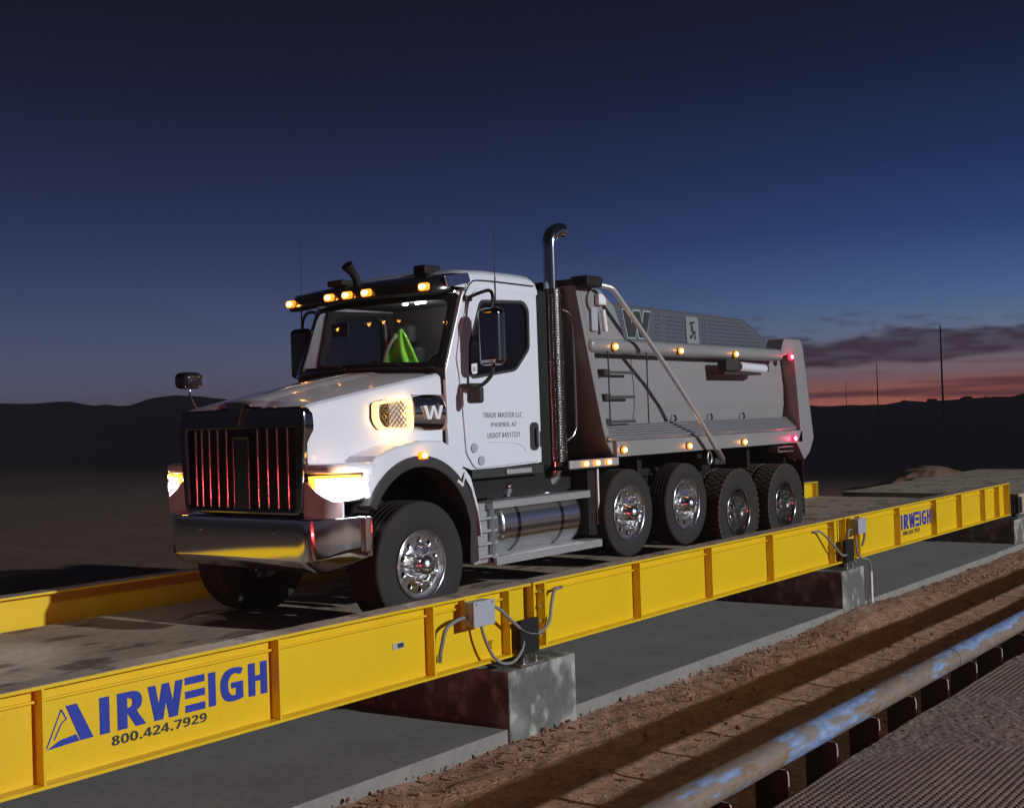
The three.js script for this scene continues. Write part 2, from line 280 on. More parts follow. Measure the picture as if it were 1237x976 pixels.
// ------------------------------------------------------------------ weighbridge modules
const GZ = 0.45, TOP = 1.31, BOT = 0.69, WEB = 0.35;   // outer flange edge, flange heights, outer face of the web
function girder(mod, x0, x1, near, stiff, splices = []) {
  const s = near ? 1 : -1, zc = near ? 0.345 : -3.545, gr = sub('girder', mod, near ? 'yellow girder facing the camera' : 'far yellow girder');
  const zf = (a, b) => (s > 0 ? [zc + a, zc + b] : [zc - b, zc - a]);
  part('web', metricUV(ab(x0, x1, BOT + 0.022, TOP - 0.022, zc - 0.007, zc + 0.005)), mat.yellow, gr);
  part('bottom_flange', metricUV(rb(x0, x1, BOT, BOT + 0.022, zc - 0.105, zc + 0.105, 0.004, 1)), mat.yellow, gr);
  part('top_flange', metricUV(rb(x0, x1, TOP - 0.022, TOP, zc - 0.105, zc + 0.105, 0.004, 1)), mat.yellow, gr);
  part('worn_top_plate', metricUV(ab(x0 + 0.002, x1 - 0.002, TOP + 0.0005, TOP + 0.004, zc - 0.104, zc + 0.1)), mat.flangeTop, gr, 'worn bare top of the yellow flange');
  for (const x of stiff) for (const k of near ? [1] : [1]) part('stiffener', metricUV(ab(x - 0.009, x + 0.009, BOT + 0.022, TOP - 0.022, ...(k > 0 ? [zc + 0.005, zc + 0.098] : [zc - 0.098, zc - 0.007]))), mat.yellow, gr);
  for (const x of splices) { // bolted end plates
    const pl = part('end_plate', metricUV(ab(x - 0.012, x + 0.012, BOT + 0.022, TOP - 0.022, zc + 0.005, zc + 0.1)), mat.yellow, mod, 'bolted yellow end plate');
    for (let i = 0; i < 4; i++) part('bolt', rod([x - 0.035, 0.8 + i * 0.135, zc + 0.06], [x + 0.04, 0.8 + i * 0.135, zc + 0.06], 0.016, 6), mat.steel, pl);
  }
  if (near) { // conduit through the stiffeners
    part('conduit', rod([x0 + 0.04, 1.205, zc + 0.025], [x1 - 0.25, 1.205, zc + 0.025], 0.011, 8), mat.yellow, gr);
  }
  return gr;
}
function airLetters(mod, ox, label, first = true) { // lettering on the web: 1.73 m wide, letters 0.225 m tall
  const z = WEB + 0.0015, blue = [], h = 0.232, y = 0.905, L = (t, a, b) => blue.push(lettering(t, font, h, ox + a, ox + b, y).translate(0, 0, z));
  const tri = (pts, zz = z, d = 0.002) => ex(shp(pts.map(([a, b]) => [ox + a, y + b])), zz, zz + d);
  // the A: heavy right leg, wedge foot, thin outlined left leg
  if (first) blue.push(tri([[0.13, 0.232], [0.205, 0.232], [0.315, 0], [0.225, 0]]), tri([[0.0, -0.012], [0.22, 0.0], [0.195, 0.045], [0.085, 0.03]]));
  const line = (a, b, w) => { const dx = b[0] - a[0], dy = b[1] - a[1], l = Math.hypot(dx, dy), nx = -dy / l * w, ny = dx / l * w; return tri([[a[0] + nx, a[1] + ny], [a[0] - nx, a[1] - ny], [b[0] - nx, b[1] - ny], [b[0] + nx, b[1] + ny]]); };
  if (first) blue.push(line([0.0, 0.0], [0.1, 0.215], 0.004), line([0.1, 0.215], [0.135, 0.15], 0.004), line([0.05, 0.04], [0.1, 0.13], 0.004), line([0.1, 0.13], [0.128, 0.15], 0.004));
  blue.push(tri([[0.36, 0], [0.43, 0], [0.43, h], [0.36, h]]), tri([[1.19, 0], [1.25, 0], [1.25, h], [1.19, h]]));
  for (const o of [-0.009, 0, 0.009]) { const n = blue.length; L('R', 0.495 + o, 0.685 + o); L('W', 0.72 + o, 0.975 + o); L('G', 1.298 + o, 1.475 + o); L('H', 1.54 + o, 1.69 + o); for (let i = n; i < blue.length; i++) blue[i].translate(0, 0, 0.0008 + o * 0.08); }
  for (const b of [0, 0.093, 0.186]) blue.push(tri([[1.0, b], [1.16, b], [1.16, b + 0.05], [1.0, b + 0.05]]));
  part('lettering', blue, mat.blueLetter, mod, label);
  part('phone_number', lettering('800.424.7929', font, 0.062, ox + 0.44, ox + 1.17, 0.815).translate(0, 0, z), mat.print, mod);
}
function module(x0, x1, label, opt) {
  const m = thing('weighbridge_module', label, 'weighbridge', [0, 0, 0], 'modules of the truck weighbridge');
  girder(m, x0, x1, true, opt.near, opt.splices); girder(m, x0, x1, false, opt.far, []);
  part('deck', metricUV(rb(x0, x1, 0.82, 1.0, -3.435, 0.236, 0.008, 2)), mat.deck, m);
  for (let i = 0, n = 6; i < n; i++) { const x = lerp(x0 + 0.3, x1 - 0.3, i / (n - 1)); part('cross_beam', metricUV(ab(x - 0.06, x + 0.06, 0.72, 0.8195, -3.43, 0.23)), mat.yellow, m); }
  return m;
}
const modA = module(-6.85, 0.955, 'nearest weighbridge section with large blue lettering on its yellow girder', { near: [-5.6, -3.81, -2.0, -0.36, 0.64], far: [-5.6, -3.81], splices: [] });
const modB = module(0.985, 8.03, 'middle weighbridge section carrying the truck wheels between two concrete piers', { near: [1.0, 2.81, 4.33, 5.88], far: [2.8, 5.9], splices: [1.17, 7.74] });
const modC = module(8.06, 15.9, 'far weighbridge section with the smaller looking repeat of the lettering', { near: [8.12, 8.62, 10.19, 11.83, 13.1, 14.41, 15.26, 15.85], far: [10.2, 13, 15.2, 15.86], splices: [] });
part('plate_cap', metricUV(ab(15.9, 15.92, BOT, TOP, 0.24, 0.45)), mat.yellow, modC); part('plate_cap', metricUV(ab(15.9, 15.92, BOT, TOP, -3.65, -3.44)), mat.yellow, modC);
airLetters(modA, -3.745, 'blue company lettering on the yellow web'); airLetters(modC, 10.1, 'blue company lettering on the yellow web', false);
// small marking plate on the girder
part('maker_plate', ab(-0.76, -0.63, 0.985, 1.035, WEB + 0.002, WEB + 0.006), mat.vestTape, modA, 'small riveted data plate'); part('maker_plate_mark', ab(-0.71, -0.64, 0.992, 1.028, WEB + 0.0065, WEB + 0.008), mat.print, modA);
// junction boxes with their cables
function junction(m, x, z, flip) {
  const j = part('junction_box', rb(x, x + 0.27, 1.06, 1.265, z - 0.02, z + 0.1, 0.012, 2), mat.greyBox, m, 'grey electrical junction box');
  part('lid', rb(x - 0.006, x + 0.276, 1.054, 1.271, z + 0.101, z + 0.118, 0.008, 2), mat.greyBox, j);
  for (const q of [0.03, 0.24]) part('screw', rod([x + q, 1.25, z + 0.117], [x + q, 1.25, z + 0.123], 0.008, 8), mat.steel, j);
  part('bracket', ab(x + 0.04, x + 0.2, 1.03, 1.29, WEB + 0.002, z - 0.021), mat.yellow, j);
}
junction(modA, 0.02, 0.44); junction(modC, 8.3, 0.44);
const cab1 = (n, pts, m, r = 0.013) => part(n, tube(pts, r, 30, 8), mat.cable, m);
cab1('cable', [[0.02, 1.14, 0.46], [-0.1, 1.13, 0.46], [-0.22, 1.08, 0.45], [-0.25, 0.97, 0.43], [-0.255, 0.85, 0.4]], modA, 0.017);
part('cable_gland', rod([-0.255, 0.86, 0.4], [-0.255, 0.8, 0.39], 0.022, 10), mat.steel, modA);
cab1('cable', [[0.29, 1.21, 0.47], [0.42, 1.16, 0.49], [0.6, 1.02, 0.5], [0.78, 0.9, 0.5], [0.98, 0.86, 0.5], [1.15, 0.93, 0.49], [1.25, 1.08, 0.45], [1.34, 1.19, 0.42], [1.44, 1.2, 0.4]], modA, 0.016);
part('cable_gland', rod([1.4, 1.2, 0.4], [1.5, 1.2, 0.385], 0.018, 10), mat.steel, modB);
cab1('cable', [[0.2, 1.055, 0.47], [0.24, 0.92, 0.48], [0.33, 0.76, 0.49], [0.45, 0.675, 0.5], [0.6, 0.67, 0.51], [0.72, 0.76, 0.51], [0.75, 0.84, 0.5]], modA, 0.014);
part('lifting_lug', rod([0.46, 0.83, WEB + 0.001], [0.46, 0.83, WEB + 0.05], 0.04, 14), mat.yellow, modA);
cab1('cable', [[8.3, 1.12, 0.46], [8.16, 1.12, 0.47], [8.12, 1.0, 0.47], [8.2, 0.75, 0.48], [8.3, 0.66, 0.5]], modC, 0.015);
cab1('cable', [[8.57, 1.15, 0.46], [8.72, 1.12, 0.46], [8.78, 0.98, 0.44], [8.78, 0.84, 0.4]], modC, 0.018);
cab1('cable', [[7.2, 1.19, 0.37], [7.35, 1.17, 0.42], [7.6, 0.98, 0.48], [7.82, 0.82, 0.5], [8.0, 0.8, 0.5]], modB, 0.016);
cab1('cable', [[8.35, 1.05, 0.48], [8.36, 0.8, 0.5], [8.42, 0.72, 0.52], [8.56, 0.68, 0.56], [8.62, 0.6, 0.575], [8.63, 0.5, 0.575]], modC, 0.015);
// load cell stands
function loadCell(x, label) {
  const t = thing('load_cell_stand', label, 'load cell', [x, 0.6, 0], 'load cell stands between girder and pier');
  part('base_plate', rb(-0.17, 0.17, 0.001, 0.022, 0.2, 0.54, 0.004, 1), mat.steel, t);
  part('cell_housing', rb(-0.135, 0.135, 0.1, 0.405, 0.46, 0.515, 0.008, 2), mat.black, t, 'black cover plate of the load cell');
  part('foot', rod([0, 0.02, 0.42], [0, 0.1, 0.42], 0.07, 16), mat.blackSteel, t);
  for (const q of [-0.09, 0.09]) part('anchor_bolt', rod([q, 0.022, 0.5], [q, 0.07, 0.5], 0.014, 8), mat.steel, t);
}
loadCell(0.83, 'black load cell stand on the mottled pier beside the nearest girder joint'); loadCell(8.08, 'black load cell stand on the middle pier by the white pipe'); loadCell(15.75 + 0.6, 'small black load cell stand at the far end pier');
{ const p = part('drain_pipe', [rod([8.63, 0.05, 0.578], [8.63, 0.5, 0.578], 0.022, 12)], mat.pvc, scene, ''); p.name = 'conduit_pipe'; p.userData = { label: 'white plastic conduit pipe rising beside the middle pier', category: 'pipe' }; }
// dirt heap beyond the far end, poles, shrubs
{
  const n = 60, g = new THREE.PlaneGeometry(5.4, 4.4, n, n).rotateX(-Math.PI / 2), p = g.attributes.position;
  for (let i = 0; i < p.count; i++) { const x = p.getX(i), z = p.getZ(i), r = Math.hypot(x / 2.5, z / 2.0); p.setY(i, Math.max(0, 1 - r) * 0.95 * (0.75 + 0.5 * fbm(x * 0.9, z * 0.9, 4)) + (fbm(x * 3, z * 3, 3) - 0.5) * 0.18 * smooth(1.2 - r, 0, 0.5) - 0.12 * smooth(r, 0.85, 1.1)); }
  g.computeVertexNormals(); const m = part('dirt_pile', metricUV(g), mat.soil, scene); m.name = 'dirt_pile'; m.position.set(34, 0.02, -7.3); m.userData = { label: 'heap of dry soil beyond the far end of the weighbridge', category: 'dirt pile' };
}
function pole(px, az, dist, h, label) {
  const a = az * Math.PI / 180, t = thing('power_pole', label, 'pole', [camera.position.x + dist * Math.cos(a), -0.2, camera.position.z + dist * Math.sin(a)], 'power poles on the horizon');
  part('post', rod([0, 0, 0], [0, h, 0], 0.012 * h, 10, 0.007 * h), mat.wood, t);
  part('insulator', rod([0, h, 0], [0, h + 0.35, 0], 0.05, 6), mat.wood, t); part('crossarm', rod([-0.9, h * 0.955, 0], [0.9, h * 0.955, 0], 0.06, 6).rotateY(-a), mat.wood, t);
}
pole(1137, -18.43, 240, 18.7, 'tallest dark power pole against the orange sky'); pole(1060, -21.28, 430, 18.8, 'middle power pole, half the height of the tallest'); pole(1022, -22.7, 690, 18.6, 'faintest and shortest power pole beside the truck body');
for (const [az, d, s, l] of [[-18.9, 680, 2.8, 'dark bush on the skyline left of the tallest pole'], [-17.4, 680, 3.4, 'dark bush on the skyline just right of the tallest pole'], [-16.6, 680, 2.4, 'small dark bush further right of the tallest pole'], [-15.05, 680, 3.6, 'dark bush at the right edge of the skyline'], [-20.1, 680, 2.2, 'low dark bush between the two taller poles']]) {
  const a = az * Math.PI / 180, t = thing('bush', l, 'bush', [camera.position.x + d * Math.cos(a), 0, camera.position.z + d * Math.sin(a)], 'bushes on the skyline'), leaves = [];
  const base = d * 0.0076 + s * 0.35; part('stem', rod([0, -0.5, 0], [0, base, 0], 0.25, 6), mat.wood, t);
  for (let i = 0; i < 220; i++) { const th = rr(0, 6.28), r = s * Math.sqrt(rnd()), y = base + s * rr(-0.5, 0.6) * (1 - 0.5 * r / s); leaves.push(new THREE.TetrahedronGeometry(rr(0.3, 0.9)).rotateX(rr(0, 3)).rotateY(rr(0, 3)).translate(r * Math.cos(th), y, r * Math.sin(th))); }
  part('foliage', leaves, mat.shrub, t);
}
// ------------------------------------------------------------------ the old weighbridge under the photographer: platform, mat, pipe kerb
{
  struct('platform', metricUV(ab(-26, 45, -0.02, 0.5, 4.08, 8.9)), mat.blackSteel);
  // rubber matting with moulded dimples, worn and dusty
  const N = 1024, cells = 32;
  const h = tex(N, (u, v) => { const cu = ((u * cells + (Math.floor(v * cells) % 2) * 0.5) % 1) - 0.5, cv = ((v * cells) % 1) - 0.5, d = Math.max(Math.abs(cu) * 1.1, Math.abs(cv) * 1.5); return (1 - smooth(d, 0.3, 0.42)) * 0.0 + smooth(d, 0.26, 0.38) * (0.85 + 0.15 * fbm(u * 60, v * 60, 2, 60, 60)); }, false);
  const c = tex(N, (u, v) => { const a = fbm(u * 5, v * 5, 5, 5, 5), b = fbm(u * 64, v * 64, 2, 64, 64), d = smooth(fbm(u * 3 + 4, v * 3, 5, 3, 3), 0.42, 0.62); return mix3(mix3([126, 106, 98], [150, 128, 118], a), [158, 124, 114], d * 0.6).map((q) => q * (0.85 + 0.3 * b)); });
  const m = M({ map: rep(c, 0.7), bumpMap: rep(h, 0.9), bumpScale: 0.012, roughness: 0.9 });
  const rough = M({ map: rep(c, 0.6), bumpMap: rep(soilHeight, 1.4), bumpScale: 0.02, roughness: 1 });
  const sheet = (name, label, x0, x1, y, mm, zf) => {
    const nx = Math.round((x1 - x0) / 0.08), nz = 44, pos = [], uv = [], idx = [];
    for (let j = 0; j <= nz; j++) for (let i = 0; i <= nx; i++) { const x = lerp(x0, x1, i / nx), z0 = 3.98 + (fbm(x * 1.4 + 2, 7.7, 3) - 0.5) * 0.05 + zf, z = lerp(z0, 8.85, Math.pow(j / nz, 1.4)); pos.push(x, y + (fbm(x * 0.9, z * 0.9, 3) - 0.5) * 0.03 - (j === 0 ? 0.006 : 0), z); uv.push(x, z); }
    const n = nx + 1; for (let j = 0; j < nz; j++) for (let i = 0; i < nx; i++) { const a = j * n + i; idx.push(a, a + n, a + 1, a + 1, a + n, a + n + 1); }
    // skirt at the free edge
    const k0 = pos.length / 3; for (let i = 0; i <= nx; i++) { pos.push(pos[i * 3], 0.38, pos[i * 3 + 2] + 0.004); uv.push(pos[i * 3], 3); }
    for (let i = 0; i < nx; i++) idx.push(i, i + 1, k0 + i, i + 1, k0 + i + 1, k0 + i);
    const g = new THREE.BufferGeometry(); g.setAttribute('position', new THREE.Float32BufferAttribute(pos, 3)); g.setAttribute('uv', new THREE.Float32BufferAttribute(uv, 2)); g.setIndex(idx); g.computeVertexNormals();
    const o = part('rubber_mat', g, mm, scene); o.name = numbered(name); o.userData = { label, category: 'mat' };
  };
  const fine = (x0, x1, zEnd) => { // the part in front of the camera, its dimples moulded
    const st = 0.0062, nx = Math.round((x1 - x0) / st), nz = Math.round((zEnd - 3.95) / st), pos = [], uv = [], idx = [], pit = 0.043;
    for (let j = 0; j <= nz; j++) for (let i = 0; i <= nx; i++) {
      const x = lerp(x0, x1, i / nx), e = 3.98 + (fbm(x * 1.4 + 2, 7.7, 3) - 0.5) * 0.05, z = e + (zEnd - e) * j / nz;
      const row = Math.floor(z / pit), cu = (((x / pit + (row % 2) * 0.5) % 1) + 1) % 1 - 0.5, cv = z / pit - row - 0.5, d = Math.hypot(cu * 1.15, cv * 1.3);
      const worn = smooth(fbm(x * 0.7 + 3.1, z * 0.9 + 1.7, 4) + 0.22 * smooth(x, -0.6, 1.0) - 0.3 * smooth(z, 4.5, 5.4), 0.5, 0.62);
      pos.push(x, 0.57 + (fbm(x * 0.9, z * 0.9, 3) - 0.5) * 0.03 - (1 - worn) * 0.008 * (1 - smooth(d, 0.24, 0.42)) + worn * (fbm(x * 22, z * 22, 4) - 0.5) * 0.016 - (j === 0 ? 0.006 : 0), z); uv.push(x, z);
    }
    const n = nx + 1; for (let j = 0; j < nz; j++) for (let i = 0; i < nx; i++) { const a = j * n + i; idx.push(a, a + n, a + 1, a + 1, a + n, a + n + 1); }
    const k0 = pos.length / 3; for (let i = 0; i <= nx; i++) { pos.push(pos[i * 3], 0.38, pos[i * 3 + 2] + 0.004); uv.push(pos[i * 3], 3); }
    for (let i = 0; i < nx; i++) idx.push(i, i + 1, k0 + i, i + 1, k0 + i + 1, k0 + i);
    const g = new THREE.BufferGeometry(); g.setAttribute('position', new THREE.Float32BufferAttribute(pos, 3)); g.setAttribute('uv', new THREE.Float32BufferAttribute(uv, 2)); g.setIndex(idx); g.computeVertexNormals();
    const o = part('rubber_mat', g, M({ map: rep(c, 0.7), bumpMap: rep(soilHeight, 1.6), bumpScale: 0.004, roughness: 0.95 }), scene); o.name = numbered('rubber_mat'); o.userData = { label: 'dimpled dusty rubber mat in the bottom right corner', category: 'mat' };
  };
  fine(-1.8, 4.6, 5.3);
  sheet('rubber_mat', 'rubber mat behind the photographer', -26, -1.82, 0.57, m, 0); sheet('rubber_mat', 'rough reddish mat further along the pipe', 4.62, 45, 0.57, rough, 0);
  // pipe kerb
  const t = thing('pipe_kerb', 'weathered pipe with pale blue paint and rust in the lower right', 'pipe', [0, -0.41, 3.735]);
  const pc = tex(2048, (u, v) => {
    const a = fbm(u * 46, v * 5, 5, 46, 5), b = fbm(u * 170, v * 12, 4, 170, 12), big = fbm(u * 19 + 3, v * 2, 3, 19, 2);
    const k = smooth(a + 0.7 * (big - 0.5), 0.43, 0.56); let c = mix3([112, 96, 86], [148, 134, 124], b); c = mix3(c, [116, 78, 54], smooth(b, 0.55, 0.75) * 0.6);
    return mix3(c, mix3([150, 164, 196], [100, 124, 168], b).map((q) => q * (0.86 + 0.28 * fbm(u * 300, v * 24, 2, 300, 24))), k);
  }, true, 256);
  const L = 60, pg = new THREE.CylinderGeometry(0.086, 0.086, L, 32, 60).rotateZ(Math.PI / 2).translate(8, 1.1, 0), pu = pg.attributes.uv; for (let i = 0; i < pu.count; i++) { const u = pu.getX(i); pu.setXY(i, pu.getY(i) * 3.0, u); }
  part('pipe', pg, M({ map: pc, roughness: 0.5, bumpMap: pc, bumpScale: 0.0015 }), t);
  for (const x of [2.4, 8.2, 14]) part('weld_seam', new THREE.TorusGeometry(0.085, 0.005, 6, 32).rotateY(Math.PI / 2).translate(x, 1.1, 0), mat.blackSteel, t);
  
  const plate = metricUV(ab(-0.006, 0.006, 0.4, 1.025, -0.12, 0.095)), rust = M({ color: rgb(0.06, 0.042, 0.036), roughness: 0.9 }), edge = M({ color: rgb(0.55, 0.53, 0.52), roughness: 0.6 });
  for (let i = -6; i < 36; i++) { const p = part('gusset', plate, rust, t); p.position.x = -0.9 + i * 0.73; }
  for (let i = -6; i < 22; i++) { const p = part('lit_gusset_edge', tube([[0, 1.02, 0.03], [0, 1.02, 0.085], [0, 1.0, 0.1], [0, 0.9, 0.102]], 0.0055, 10, 6), edge, t); p.position.x = -0.9 + i * 0.73; }  // pale strip imitating the light caught along each gusset edge
  part('side_sheet', metricUV(ab(-22, 38, 0.05, 0.86, 0.2, 0.22)), mat.blackSteel, t);
}
// ------------------------------------------------------------------ the dump truck (x to the rear, y up from the weighbridge deck, +z the driver's side, towards the camera)
const T = thing('dump_truck', 'white cab dump truck with grey body and lit amber lamps standing on the weighbridge', 'truck', [0, 1.004, -1.25]);
const exY = (pts, y0, y1, bev = 0.01, r = 0.02) => ex(rpoly(pts.map(([x, z]) => [x, -z]), r), y0, y1, bev, 2).rotateX(-Math.PI / 2);
const exX = (shape, x0, x1, bev = 0.006, seg = 2) => ex(shape, x0, x1, bev, seg).rotateY(Math.PI / 2);   // outline in (-z, y)
const flip = (g) => { const h = (g.index ? g.toNonIndexed() : g.clone()).scale(1, 1, -1), p = h.attributes; for (const k of Object.keys(p)) { const a = p[k], n = a.itemSize; for (let i = 0; i < a.count; i += 3) for (let c = 0; c < n; c++) { const t = a.array[(i + 1) * n + c]; a.array[(i + 1) * n + c] = a.array[(i + 2) * n + c]; a.array[(i + 2) * n + c] = t; } } return h; };
const both = (name, geo, m, label) => [part(name, geo, m, T, label), part(name, flip(geo), m, T, label)];

// ---- wheels
function tyreGeo(R, W, rim, grooves) {
  const h = W / 2, p = [[rim - 0.005, -h * 0.78], [rim + 0.02, -h * 0.86]];
  for (const k of [0.25, 0.5, 0.72, 0.88]) p.push([lerp(rim, R, k), -h * (0.9 + 0.1 * Math.sin(k * 3.0))]);
  p.push([R - 0.018, -h * 0.93], [R - 0.004, -h * 0.85]);
  for (let i = 1; i <= grooves; i++) { const c = lerp(-h * 0.82, h * 0.82, i / (grooves + 1)), g = W * 0.022; p.push([R, c - g * 1.6], [R - 0.014, c - g], [R - 0.014, c + g], [R, c + g * 1.6]); }
  p.push([R - 0.004, h * 0.85], [R - 0.018, h * 0.93]);
  for (const k of [0.88, 0.72, 0.5, 0.25]) p.push([lerp(rim, R, k), h * (0.9 + 0.1 * Math.sin(k * 3.0))]);
  p.push([rim + 0.02, h * 0.86], [rim - 0.005, h * 0.78]);
  return new THREE.LatheGeometry(p.map((q) => new THREE.Vector2(q[0], q[1])), 72).rotateX(Math.PI / 2);
}
function lugGeo(R, W) { // blocks of a traction tread
  const out = [], n = 44, rows = [-0.37, -0.125, 0.125, 0.37];
  for (let i = 0; i < n; i++) rows.forEach((r, k) => { const a = (i + (k % 2) * 0.5 + (k > 1 ? 0.25 : 0)) / n * Math.PI * 2; out.push(bx(2 * Math.PI * R / n * 0.72, 0.026, W * 0.215, 0, R - 0.004, r * W).rotateZ(a)); });
  return merge(out);
}
function discGeo(r0, r1, prof, holes, hr, hR) { // wheel disc with hand holes; prof(r) is the depth
  const s = new THREE.Shape(); s.absarc(0, 0, r1, 0, Math.PI * 2); const c = new THREE.Path(); c.absarc(0, 0, r0, 0, Math.PI * 2, true); s.holes.push(c);
  for (let i = 0; i < holes; i++) { const a = (i + 0.5) / holes * Math.PI * 2, h = new THREE.Path(); h.absarc(hR * Math.cos(a), hR * Math.sin(a), hr, 0, Math.PI * 2, true); s.holes.push(h); }
  return new THREE.ExtrudeGeometry(s, { depth: 0.012, bevelEnabled: true, bevelSize: 0.003, bevelThickness: 0.003, bevelSegments: 2, curveSegments: 40 }).translate(0, 0, prof);
}
const nut = merge([new THREE.CylinderGeometry(0.017, 0.019, 0.05, 6).rotateX(Math.PI / 2).translate(0, 0, 0.025), new THREE.SphereGeometry(0.016, 8, 6).translate(0, 0, 0.05)]);
function wheelKit(R, W, rim, dish, lugs) {
  const h = W / 2, k = {};
  k.tyre = tyreGeo(R - (lugs ? 0.012 : 0), W, rim, lugs ? 1 : 4); k.lug = lugs ? lugGeo(R - 0.01, W) : null;
  const L = (pts) => new THREE.LatheGeometry(pts.map((q) => new THREE.Vector2(q[0], q[1])), 64).rotateX(Math.PI / 2);
  const zd = dish ? h - 0.19 : h - 0.075; // where the disc sits
  k.rim = L([[rim - 0.045, -h * 0.8], [rim - 0.045, zd - 0.02], [rim - 0.035, h * 0.55], [rim - 0.02, h * 0.72], [rim + 0.004, h * 0.78], [rim + 0.018, h * 0.9], [rim + 0.012, h * 0.97], [rim - 0.002, h * 0.96], [rim - 0.012, h * 0.85], [rim - 0.03, h * 0.62], [rim - 0.04, zd], [rim - 0.05, zd - 0.02]]);
  const dz = dish ? -0.055 : 0.05, zf = zd - 0.015 + dz * 0.55;
  k.disc = merge([discGeo(0.188, 0.245, zf, 10, 0.027, 0.217), L([[rim - 0.03, zd - 0.02], [rim - 0.036, zd - 0.004], [0.25, zf + 0.015], [0.243, zf + 0.0155]].reverse()), L([[0.19, zf + 0.0155], [0.183, zf + 0.016], [0.14, zf + dz * 0.45 + 0.012], [0.1, zf + dz * 0.45 + 0.012]].reverse())]);
  const zh = zf + dz * 0.45 + 0.012;
  k.hub = L([[0.125, zh - 0.03], [0.122, zh + 0.012], [0.1, zh + 0.03], [0.092, zh + 0.07], [0.07, zh + 0.1], [0.035, zh + 0.118], [0.001, zh + 0.122]]);
  k.zn = zh; k.h = h; return k;
}
function wheel(x, y, zOuter, side, kit, name, label, nuts = true, rimMat = mat.rimAlu) {
  const w = sub(name, T, label); w.position.set(x, y, side * (zOuter - kit.h)); if (side < 0) w.rotation.y = Math.PI;
  part('tyre', kit.tyre, kit.lug ? mat.rubber : mat.rubber, w); if (kit.lug) part('tread', kit.lug, mat.treadRubber, w);
  if (nuts !== null) {
    part('rim', kit.rim, rimMat, w); part('wheel_disc', kit.disc, rimMat, w); part('hub', kit.hub, rimMat, w);
    if (nuts) for (let i = 0; i < 10; i++) { const a = i / 10 * Math.PI * 2, n = part('lug_nut', nut, rimMat, w); n.position.set(0.168 * Math.cos(a), 0.168 * Math.sin(a), kit.zn); }
  }
  return w;
}
const steer = wheelKit(0.56, 0.38, 0.295, false, false), lift = wheelKit(0.485, 0.255, 0.295, false, false), drive = wheelKit(0.548, 0.275, 0.295, true, true);
for (const s of [1, -1]) {
  const sd = s > 0 ? 'driver side' : 'far side';
  wheel(0, 0.562, 1.25, s, steer, 'wheel', sd + ' front wheel with wide tyre and polished rim', s > 0);
  wheel(3.34, 0.745, 1.25, s, lift, 'wheel', sd + ' first lift axle wheel raised off the deck', s > 0); wheel(4.58, 0.75, 1.25, s, lift, 'wheel', sd + ' second lift axle wheel raised off the deck', s > 0);
  for (const x of [5.87, 7.22]) { wheel(x, 0.55, 1.25, s, drive, 'wheel', sd + ' outer dual drive wheel with lugged tread', s > 0, mat.rimDark); wheel(x, 0.55, 0.925, s, drive, 'wheel', sd + ' inner dual drive wheel', null); }
}
for (const [x, y] of [[0, 0.52], [3.34, 0.72], [4.58, 0.73], [5.87, 0.55], [7.22, 0.55]]) part('axle', [rod([x, y, -0.95], [x, y, 0.95], 0.07, 12), new THREE.SphereGeometry(x > 5 ? 0.24 : 0.1, 16, 12).translate(x, y, 0)], mat.black, T);
// ---- chassis
for (const s of [1, -1]) part('frame_rail', ab(-0.75, 7.85, 0.78, 1.06, s * 0.4 - 0.05, s * 0.4 + 0.05), mat.black, T);
part('subframe', ab(2.4, 7.75, 1.062, 1.36, -0.52, 0.52), mat.black, T);
part('engine_block', [rb(-0.6, 1.0, 0.62, 1.5, -0.34, 0.34, 0.05), ab(0.2, 2.3, 0.75, 1.05, -0.3, 0.3)], mat.black, T);
part('underbody_panel', [ab(2.75, 2.8, 0.45, 1.28, 0.45, 0.9), ab(1.0, 2.9, 1.05, 1.3, 0.42, 0.92)], mat.black, T);
for (const a of [[3.9, 4.0, 0.8, 1.355, -1.0, 1.0], [5.2, 5.3, 0.95, 1.355, -1.05, 1.05], [6.5, 6.58, 1.08, 1.355, -1.05, 1.05], [7.7, 7.76, 1.0, 1.355, -1.0, 1.0]]) part('cross_brace', ab(...a), mat.black, T);
for (const s of [1, -1]) { const f = part('mudflap', rb(7.84, 7.86, 0.35, 1.18, s > 0 ? 0.62 : -1.22, s > 0 ? 1.22 : -0.62, 0.005), mat.black, T); part('flap_bolt', [0.75, 1.1].map((z) => new THREE.SphereGeometry(0.02, 8, 6).translate(7.83, 1.12, s * z)), mat.chrome, f); }

// ---- hood, fenders, nose
const hoodSec = (x, w, ys, yc, yb) => { const half = [[w - 0.005, yb], [w, lerp(yb, ys, 0.45)], [w, lerp(yb, ys, 0.8)], [w - 0.006, ys - 0.05], [w - 0.02, ys - 0.02], [w - 0.05, ys], [w * 0.72, lerp(ys, yc, 0.4)], [w * 0.42, lerp(ys, yc, 0.74)], [w * 0.36, yc - 0.014], [w * 0.3, yc], [0, yc + 0.008]]; return [...half.map(([z, y]) => [x, y, z]), ...half.slice(0, -1).reverse().map(([z, y]) => [x, y, -z])]; };
const hoodRings = [hoodSec(-0.94, 0.855, 1.965, 1.99, 1.5), hoodSec(-0.89, 0.862, 1.99, 2.045, 1.45), hoodSec(-0.8, 0.868, 2.01, 2.075, 1.4), hoodSec(-0.5, 0.89, 2.065, 2.14, 1.4), hoodSec(-0.1, 0.925, 2.14, 2.215, 1.4), hoodSec(0.3, 0.96, 2.21, 2.285, 1.4), hoodSec(0.6, 0.985, 2.262, 2.335, 1.4)];
const hood = part('hood', toCreasedNormals(loft(hoodRings.map((r) => r.slice().reverse()), false), 0.42), mat.white, T);
